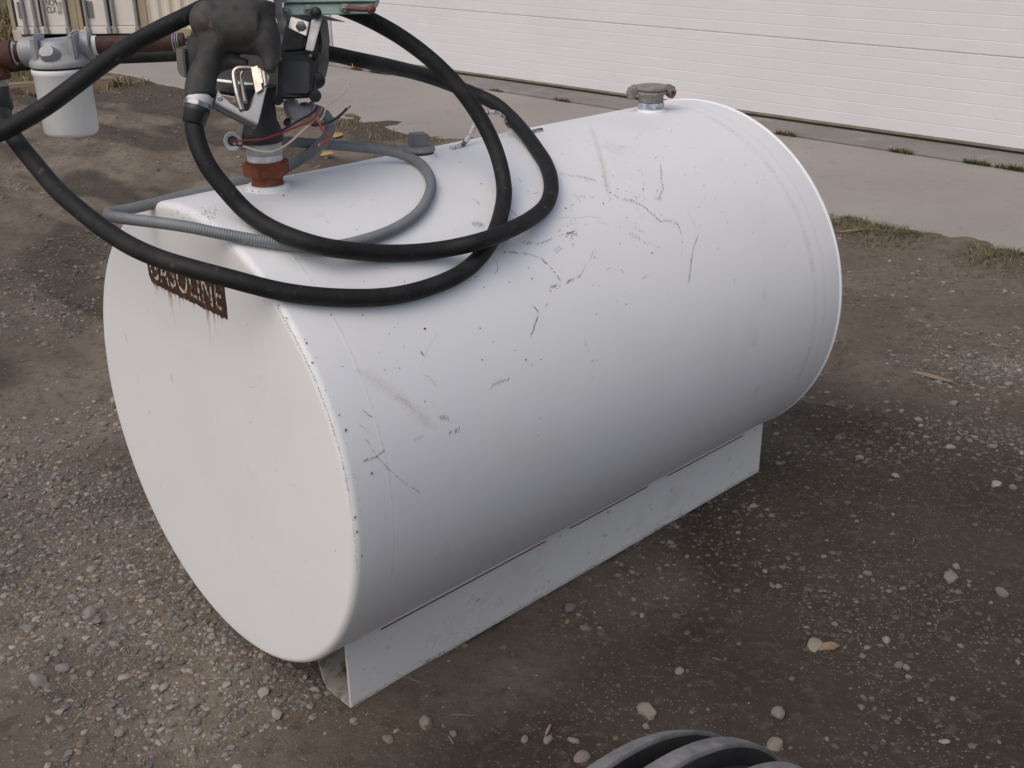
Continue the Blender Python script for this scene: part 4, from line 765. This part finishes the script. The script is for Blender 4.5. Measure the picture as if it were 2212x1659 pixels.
wire([(672, 269, 2.0), (680, 271, 1.995), (692, 269, 1.995), (715, 262, 2.0), (735, 249, 2.01), (749, 235, 2.02)], MT['wblk'], .0026, [(749, 235, 2.02), (754, 232, 2.024), (757, 229, 2.026)])
wire([(680, 264, 1.995), (691, 268, 1.99), (694, 278, 1.99), (703, 287, 1.992), (711, 296, 1.994), (711, 303, 1.995), (702, 308, 1.992), (693, 311, 1.99)], MT['wred'], .0021, [(693, 311, 1.99), (688, 313, 1.99), (690, 316, 1.99)])
wire([(683, 266, 2.0), (695, 256, 2.0), (701, 244, 2.005), (705, 232, 2.01), (718, 220, 2.02), (740, 203, 2.03), (752, 186, 2.035), (754, 170, 2.035), (749, 157, 2.035), (752, 150, 2.035)], MT['wwht'], .0012, [(752, 150, 2.035), (758, 148, 2.036), (762, 143, 2.037), (760, 137, 2.037)])

# ------------------------------------------------------------------ wheel at the lower edge
RW = .351; WC = np.array([.060, .856, RW]); wa = np.array([math.cos(-.799), math.sin(-.799), 0]); OCN = .105
wh = thing('tractor_wheel', (WC[0]+wa[0]*OCN, WC[1]+wa[1]*OCN, 0), 'black ribbed tractor tyre with dusty worn tread standing beside the tank', 'wheel')
crown = lambda o_: RW-2.45*((o_-OCN)**2)
half = [(.085, .205), (.108, .225), (.122, .262), (.118, .290), (.113, .303)]
prof = [(OCN-a_, r_) for a_, r_ in half]
ribs = [(0.0, .023), (.054, .078), (.119, .143), (.176, .200)]
for a_, b_ in ribs: prof += [(a_-.004, crown(a_)-.024), (a_, crown(a_)-.003), (a_+.002, crown(a_)-.0010), (b_-.002, crown(b_)-.0010), (b_, crown(b_)-.003), (b_+.004, crown(b_)-.024)]
prof += [(OCN+a_, r_) for a_, r_ in half[::-1]]
obj('tyre', *lathe(prof, WC, wa, seg=120), MT['tyre'], wh, sharp=50)
for a_, b_ in ribs:
    obj('tread_rib', *lathe([(a_+.0003, crown(a_)-.010), (a_-.0006, crown(a_)-.002), (a_+.0015, crown(a_)+.0006), ((a_+b_)/2, crown((a_+b_)/2)+.0008), (b_-.0015, crown(b_)+.0006), (b_+.0006, crown(b_)-.002), (b_-.0003, crown(b_)-.010)], WC, wa, seg=120, closed=True), MT['tread'], wh, sharp=60)
RM = .207
obj('rim', *lathe([(OCN-.088, RM-.008), (OCN-.095, RM), (OCN-.080, RM-.004), (OCN-.06, RM-.028), (OCN-.02, RM-.04), (OCN+.02, RM-.04), (OCN+.06, RM-.028), (OCN+.080, RM-.004), (OCN+.095, RM), (OCN+.088, RM-.008), (OCN+.055, .15), (OCN+.04, .09), (OCN+.035, .05), (OCN+.035, .0)], WC, wa, seg=64), MT['rim'], wh)
obj('hub', *lathe([(OCN-.07, .035), (OCN-.068, .04), (OCN+.075, .04), (OCN+.078, .035), (OCN+.078, 0)], WC, wa, seg=24), MT['galv'], wh)

# ------------------------------------------------------------------ stones
def ico(sub, seed, flat):
    bm = bmesh.new(); bmesh.ops.create_icosphere(bm, subdivisions=sub, radius=1.); r_ = np.random.default_rng(seed)
    V = np.array([v.co for v in bm.verts]); F_ = [[v.index for v in f.verts] for f in bm.faces]; bm.free()
    for q in range(7):                                   # chop flat faces so that it reads as broken rock
        nn = r_.normal(size=3); nn /= np.linalg.norm(nn); dd = r_.uniform(.55, .85); o_ = V@nn-dd; V = V-np.outer(np.maximum(o_, 0), nn)*.85
    V += r_.normal(size=V.shape)*.035; V *= np.array([1., r_.uniform(.62, .9), flat]); return V, np.array(F_)
protos_hi = [ico(2, 100+i, random.uniform(.45, .7)) for i in range(9)]
protos_lo = [ico(1, 200+i, random.uniform(.5, .75)) for i in range(10)]
hi_me = []
for V, F_ in protos_hi:
    me = bpy.data.meshes.new('stone'); me.from_pydata(V.tolist(), [], F_.tolist()); me.shade_smooth(); me.set_sharp_from_angle(angle=math.radians(27)); me.materials.append(MT['stone']); hi_me.append(me)
def project(x, y, z=0.):
    v = np.stack([x, y, np.full_like(x, z)], -1)-CC; d = v@FW; return 1106+FPX*(v@RT)/d, 829.5-FPX*(v@UP)/d, d
def dens(x, y):
    n1 = fbm(x, y, 1.15, 3, 131); n2 = fbm(x, y, 3.8, 3, 137); wv = x*DN[0]+y*DN[1]
    base = np.clip((n1*.55+n2*.6-.42)*3.0, .03, 1.)
    left = np.clip((-x*1.2-.1*(y-1.6)-.05)/.6, 0, 1); fl = np.exp(-(((x+.75)/.55)**2+((y-2.3)/1.0)**2))
    rt = np.exp(-(((x-1.85)/.55)**2+((y-3.1)/.45)**2))*1.3; rb = np.exp(-(((x-.95)/.35)**2+((y-1.85)/.25)**2))*.5
    m_ = base*(.26+.55*left*np.clip((4.5-y)/1.5, .3, 1)+.75*fl+rt+rb)
    return np.where(wv > EDGE_W-.05, 0.004, m_)
def scatter(n, x0, x1, y0, y1):
    x = rng.uniform(x0, x1, n); y = rng.uniform(y0, y1, n); ok = rng.random(n) < dens(x, y); return x[ok], y[ok]
def inview(x, y, pad=40):
    a_, b_, d = project(x, y); return (a_ > -pad) & (a_ < 2212+pad) & (b_ > -pad) & (b_ < 1659+pad)
# the largest ones, each an object of its own
bx_, by_ = scatter(5200, -2.4, 2.6, 1.35, 4.6); sel = inview(bx_, by_, 10); bx_, by_ = bx_[sel], by_[sel]
tt_ = (np.stack([bx_, by_], 1)-T0[:2])@TA[:2]; nn_ = (np.stack([bx_, by_], 1)-T0[:2])@TN[:2]
ok = ~((tt_ > -.02) & (tt_ < 1.56) & (np.abs(nn_) < .345)); ok &= np.hypot(bx_-WC[0], by_-WC[1]) > .38
bx_, by_ = bx_[ok][:262], by_[ok][:262]
szs = np.sort(rng.pareto(2.6, len(bx_)))[::-1]*.006+.0078; szs = np.minimum(szs, .024); rng.shuffle(szs)
big = list(zip(bx_, by_, szs))
gp = lambda x, y: planept(x, y, np.zeros(3), np.array([0, 0, 1.]))
for x, y, s_ in [(1399, 1537, .027), (922, 1566, .022), (1680, 1540, .020), (1674, 1604, .022), (1257, 1637, .021), (1238, 1598, .014), (1857, 985, .016), (2055, 1253, .026), (1760, 1400, .024), (1185, 1592, .014), (1132, 1590, .012), (196, 1331, .024), (378, 1198, .020), (405, 1224, .022), (330, 1290, .015), (500, 1290, .022), (290, 1345, .016), (210, 1352, .014), (135, 1450, .019), (178, 1606, .014), (250, 1395, .015), (1468, 1450, .013), (1984, 908, .015), (1935, 1030, .014), (2060, 870, .017), (2150, 1055, .02), (1873, 1242, .013), (2165, 1280, .02), (1940, 1440, .014), (1958, 1446, .011), (2178, 830, .02), (1915, 1380, .014), (2040, 1600, .012), (570, 1500, .016), (600, 1545, .017), (840, 1600, .014), (980, 1588, .012)]:
    p = gp(x, y); big.append((p[0], p[1], s_))
for i, (x, y, s_) in enumerate(big[:300]):
    o = bpy.data.objects.new('stone', hi_me[i % len(hi_me)]); COL.objects.link(o); o.parent = ground
    o.location = (x, y, gz(x, y)+s_*.18); o.rotation_euler = (random.uniform(-.25, .25), random.uniform(-.25, .25), random.uniform(0, 6.28)); o.scale = (s_, s_, s_*random.uniform(.8, 1.1))
# the rest
px_, py_ = [], []
for n_, bb in ((175000, (-2.0, 2.2, 1.35, 3.6)), (110000, (-2.6, 3.2, 3.4, 5.2)), (52000, (-4.5, 1., 4.8, 9.8))):
    a_, b_ = scatter(n_, *bb); s_ = inview(a_, b_, 170); px_.append(a_[s_]); py_.append(b_[s_])
px_, py_ = np.concatenate(px_), np.concatenate(py_); ps = np.minimum(rng.pareto(2.3, len(px_))*.0028+.0024, .0120)*np.clip(.80+.09*py_, 1, 1.7)
ok = np.hypot(px_-WC[0], py_-WC[1]) > .1; px_, py_, ps = px_[ok], py_[ok], ps[ok]
pz = hgt(px_, py_); VV, FF, CL = [], [], []; nb = 0; pal = np.array(STONES)
pid = rng.integers(0, len(protos_lo), len(px_))
for k_, (V0, F0) in enumerate(protos_lo):
    ix = np.nonzero(pid == k_)[0]
    if not len(ix): continue
    an = rng.uniform(0, 6.283, len(ix)); c_, s_ = np.cos(an), np.sin(an); sx = ps[ix][:, None]
    P = np.stack([(V0[:, 0]*c_[:, None]-V0[:, 1]*s_[:, None])*sx+px_[ix][:, None], (V0[:, 0]*s_[:, None]+V0[:, 1]*c_[:, None])*sx+py_[ix][:, None], V0[:, 2]*sx*.9+(pz[ix]+ps[ix]*rng.uniform(-.18, .12, len(ix)))[:, None]], -1)
    m_ = len(V0); VV.append(P.reshape(-1, 3)); FF.append((F0[None]+(np.arange(len(ix))*m_)[:, None, None]+nb).reshape(-1, 3)); nb += m_*len(ix)
    c = pal[rng.integers(0, len(pal), len(ix))]*rng.uniform(.65, 1.1, (len(ix), 1)); dm = shade_damp_mask(px_[ix], py_[ix])[:, None]; c = c*(1-.45*dm)  # pebbles darkened by the same painted shade and wetness
    CL.append(np.repeat(np.hstack([c, np.ones((len(ix), 1))]), m_, axis=0))
VV, FF, CL = np.vstack(VV), np.vstack(FF), np.vstack(CL)
def fastmesh(name, VV, FF, mt, CL=None, smooth=False):
    me = bpy.data.meshes.new(name); k_ = FF.shape[1]; me.vertices.add(len(VV)); me.vertices.foreach_set('co', VV.astype('f').ravel()); me.loops.add(FF.size); me.loops.foreach_set('vertex_index', FF.ravel().astype(np.int32))
    me.polygons.add(len(FF)); me.polygons.foreach_set('loop_start', np.arange(0, FF.size, k_, dtype=np.int32)); me.update(calc_edges=True)
    if smooth: me.shade_smooth()
    else: me.shade_flat()
    if CL is not None: a_ = me.color_attributes.new('Col', 'FLOAT_COLOR', 'POINT'); a_.data.foreach_set('color', CL.astype('f').ravel())
    me.materials.append(mt); o = bpy.data.objects.new(name, me); COL.objects.link(o); return o
o = fastmesh('gravel', VV, FF, MT['gravel'], CL, False); tag(o, 'small mixed gravel strewn over the brown dirt', 'gravel', kind='stuff')
print('gravel', len(px_), 'tris', len(FF))

# ------------------------------------------------------------------ grass, straw, chips, leaves
class Blades:
    def __init__(s): s.V, s.F, s.C = [], [], []
    def blade(s, p, h, lean, az, wd, col):
        d = np.array([math.cos(az), math.sin(az), 0]); sd_ = np.array([-d[1], d[0], 0])*wd/2; b0 = len(s.V)
        for q, (t_, w_) in enumerate(((0, 1), (.5, .8), (1, .15))): c = p+np.array([0, 0, 1.])*h*(t_-.25*lean*t_*t_)+d*h*lean*t_*t_; s.V += [c-sd_*w_, c+sd_*w_]; s.C += [(*col, 1)]*2
        for q in (0, 1): a_ = b0+q*2; s.F.append([a_, a_+1, a_+3, a_+2])
    def build(s, name): return fastmesh(name, np.array(s.V), np.array(s.F), MT['blade'], np.array(s.C))
GR = [(.055, .085, .022), (.08, .10, .03), (.05, .065, .022), (.12, .115, .045)]; DG = [(.27, .20, .10), (.22, .15, .07), (.32, .25, .14), (.16, .12, .05), (.13, .12, .045)]
def var(c): k_ = random.uniform(.75, 1.2); return tuple(q*k_ for q in c)
tuf = []
for x, y in [(1697, 291), (1935, 333), (2102, 357), (2165, 371), (2195, 376)]: tuf.append((planept(x, y, np.array([0, 0, .025]), np.array([0, 0, 1.])), .045, 46, True))
for x, y, h, n_ in [(735, 155, .05, 40), (780, 161, .05, 50), (800, 164, .035, 30), (1215, 218, .04, 36), (1080, 195, .035, 24)]: tuf.append((planept(x, y, np.array([0, 0, .025]), np.array([0, 0, 1.])), h, n_, True))
for p, h, n_, g_ in tuf:
    u_ = p@DE; b = Blades(); c0 = uw(u_, ap_w1+.011, .012)
    for q in range(n_*5): b.blade(c0+DE*random.uniform(-.075, .075)+DN*random.uniform(-.012, .012), h*random.uniform(.3, 1.3), random.uniform(.2, 1.3), random.uniform(0, 6.28), .005, var(random.choice(GR if random.random() < .75 else DG)))
    o = b.build('grass_tuft'); tag(o, 'small green grass tuft in the joint along the garage sill', 'grass', 'grass tufts in the concrete joint')
b = Blades()                                             # matted strip at the edge of the slab
edge_n = fbm(np.linspace(-4.4, 1.6, 601), np.full(601, 3.), 1.6, 2, 91)
for q in range(15000):
    u_ = random.uniform(-4.4, 1.6); 
    if edge_n[int((u_+4.4)/6.*600)] < .40+random.uniform(-.08, .08): continue
    wv = EDGE_W+.05-abs(random.gauss(0, .16)); p = uw(u_, wv); p[2] = gzf(p[0], p[1])-.003
    g_ = random.random() < .62; b.blade(p, random.uniform(.012, .042), random.uniform(.5, 2.2), random.uniform(0, 6.28), random.uniform(.002, .0045), var(random.choice(GR if g_ else DG)))
for q in range(900):
    u_ = random.uniform(-8.5, -4.4); wv = EDGE_W-.02-abs(random.gauss(0, .12)); p = uw(u_, wv); p[2] = gzf(p[0], p[1])-.003; b.blade(p, random.uniform(.015, .05), random.uniform(.4, 1.6), random.uniform(0, 6.28), .005, var(random.choice(DG)))
tag(b.build('edge_grass'), 'matted green and dry grass along the edge of the concrete', 'grass', kind='stuff')
b = Blades()                                             # dry grass at the end of the yard
for q in range(8000):
    if q < 5200: x, y = random.uniform(-7.8, -6.05), random.uniform(12.2, 19.)
    elif q < 7200: x, y = random.uniform(-5.4, -4.0), random.uniform(9.6, 11.8)
    else: x, y = random.gauss(-3.75, .18), random.gauss(10.12, .10)
    g_ = random.random() < (.35 if y > 12 else .15)
    b.blade(np.array([x, y, gzf(x, y)-.01]), random.uniform(.05, .24)*(1.3 if y > 12 else .5), random.uniform(.2, 1.2), random.uniform(0, 6.28), random.uniform(.008, .02), var(random.choice(GR if g_ else DG)))
tag(b.build('dry_grass'), 'tall dry brown grass at the far end of the yard', 'grass', kind='stuff')
VS, FS, CS = [], [], []; nS = 0
for q in range(1300):
    if q < 650: x, y = random.gauss(1.75, .55), random.gauss(3.45, .5)
    elif q < 1000: x, y = random.gauss(-.65, .35), random.gauss(2.05, .4)
    else: x, y = random.uniform(-2, 2.4), random.uniform(1.4, 4.4)
    if x*DN[0]+y*DN[1] > EDGE_W-.03: continue
    L_ = random.uniform(.004, .016)*random.choice([.5, .8, 1, 1.8]); a_ = random.uniform(0, 6.28); d = np.array([math.cos(a_), math.sin(a_), random.uniform(-.15, .15)]); c = np.array([x, y, gzf(x, y)+.004]); v, f_ = tube([c-d*L_, c+np.array([0, 0, random.uniform(0, .003)]), c+d*L_], random.uniform(.0005, .0011), 4, smooth=False, cap=False)
    col = var(random.choice([(.24, .18, .11), (.17, .10, .06), (.30, .25, .17), (.12, .07, .04)])); n0 = nS; nS += len(v); VS.append(v); FS += [[i+n0 for i in qd] for qd in f_]; CS += [(*col, 1)]*len(v)
tag(fastmesh('straw_litter', np.vstack(VS), np.array(FS), MT['blade'], np.array(CS)), 'scattered straw and small twigs on the dirt', 'straw', kind='stuff')
def chip(name, x, y, L_, wd, ang, m_, label, cat, ht=.008):
    p = gp(x, y); z = gz(p[0], p[1]); r_ = np.random.default_rng(int(x*7+y)); d = np.array([math.cos(ang), math.sin(ang), 0]); s_ = np.array([-d[1], d[0], 0]); V = []; n_ = 7
    for i in range(n_):
        t_ = i/(n_-1)*2-1; k_ = (1-abs(t_)**2.5)*.85+.15
        for a_, h_ in ((-1, .1), (-.6, .9), (.5, 1), (1, .15), (.3, -.2), (-.4, -.2)): V.append(p+d*L_*t_*.5+s_*wd*.5*a_*k_*r_.uniform(.75, 1.1)+np.array([0, 0, z+.003+ht*h_*k_*r_.uniform(.7, 1.1)]))
    F_ = [[i*6+q, i*6+(q+1) % 6, i*6+6+(q+1) % 6, i*6+6+q] for i in range(n_-1) for q in range(6)]+[list(range(6)), [6*n_-6+q for q in range(6)]]
    return tag(obj(name, V, F_, m_, loc=(p[0], p[1], z), sharp=35), label, cat)
chip('wood_chip', 1785, 1402, .060, .024, .15, MT['chip'], 'brown splintered wood chip lying on dark dirt right of the tank', 'wood chip', .012)
chip('stick', 2012, 822, .16, .020, -.75, MT['timber'], 'pale broken stick lying in gravel beyond the tank', 'stick', .010)
chip('stick', 1860, 508, .24, .012, .2, MT['timber'], 'thin pale stick lying along the matted grass at the slab edge', 'stick')
chip('wood_chip', 1628, 1098, .030, .014, .3, MT['chip'], 'small tan wood chip close to the far end of the rail', 'wood chip')
chip('wood_chip', 1185, 1572, .034, .009, 1.2, MT['chip'], 'narrow tan wood chip on the dirt between rail and tyre', 'wood chip')
def leaf(x, y, sz, ang, label):
    p = gp(x, y); z = max(gz(p[0], p[1]), 0)+.008; d = np.array([math.cos(ang), math.sin(ang), .12]); s_ = np.array([-math.sin(ang), math.cos(ang), .25]); V = []
    for t_, w_ in ((-.5, .02), (-.3, .24), (0, .34), (.3, .22), (.55, .02)): V += [p+d*sz*t_+s_*sz*w_+np.array([0, 0, z+.02*sz+.25*sz*w_]), p+d*sz*t_+np.array([0, 0, z]), p+d*sz*t_-s_*sz*w_+np.array([0, 0, z+.35*sz*w_])]
    tag(obj('leaf', V, [[i*3+q, i*3+q+1, i*3+4+q, i*3+3+q] for i in range(4) for q in (0, 1)], MT['leaf'], loc=(p[0], p[1], z), sharp=180), label, 'leaf')
leaf(706, 336, .085, .3, 'broad yellow dead leaf on dirt just behind the tank ridge'); leaf(728, 296, .10, .9, 'narrow yellow dead leaf curled at the edge of the concrete')
bpy.context.view_layer.update()
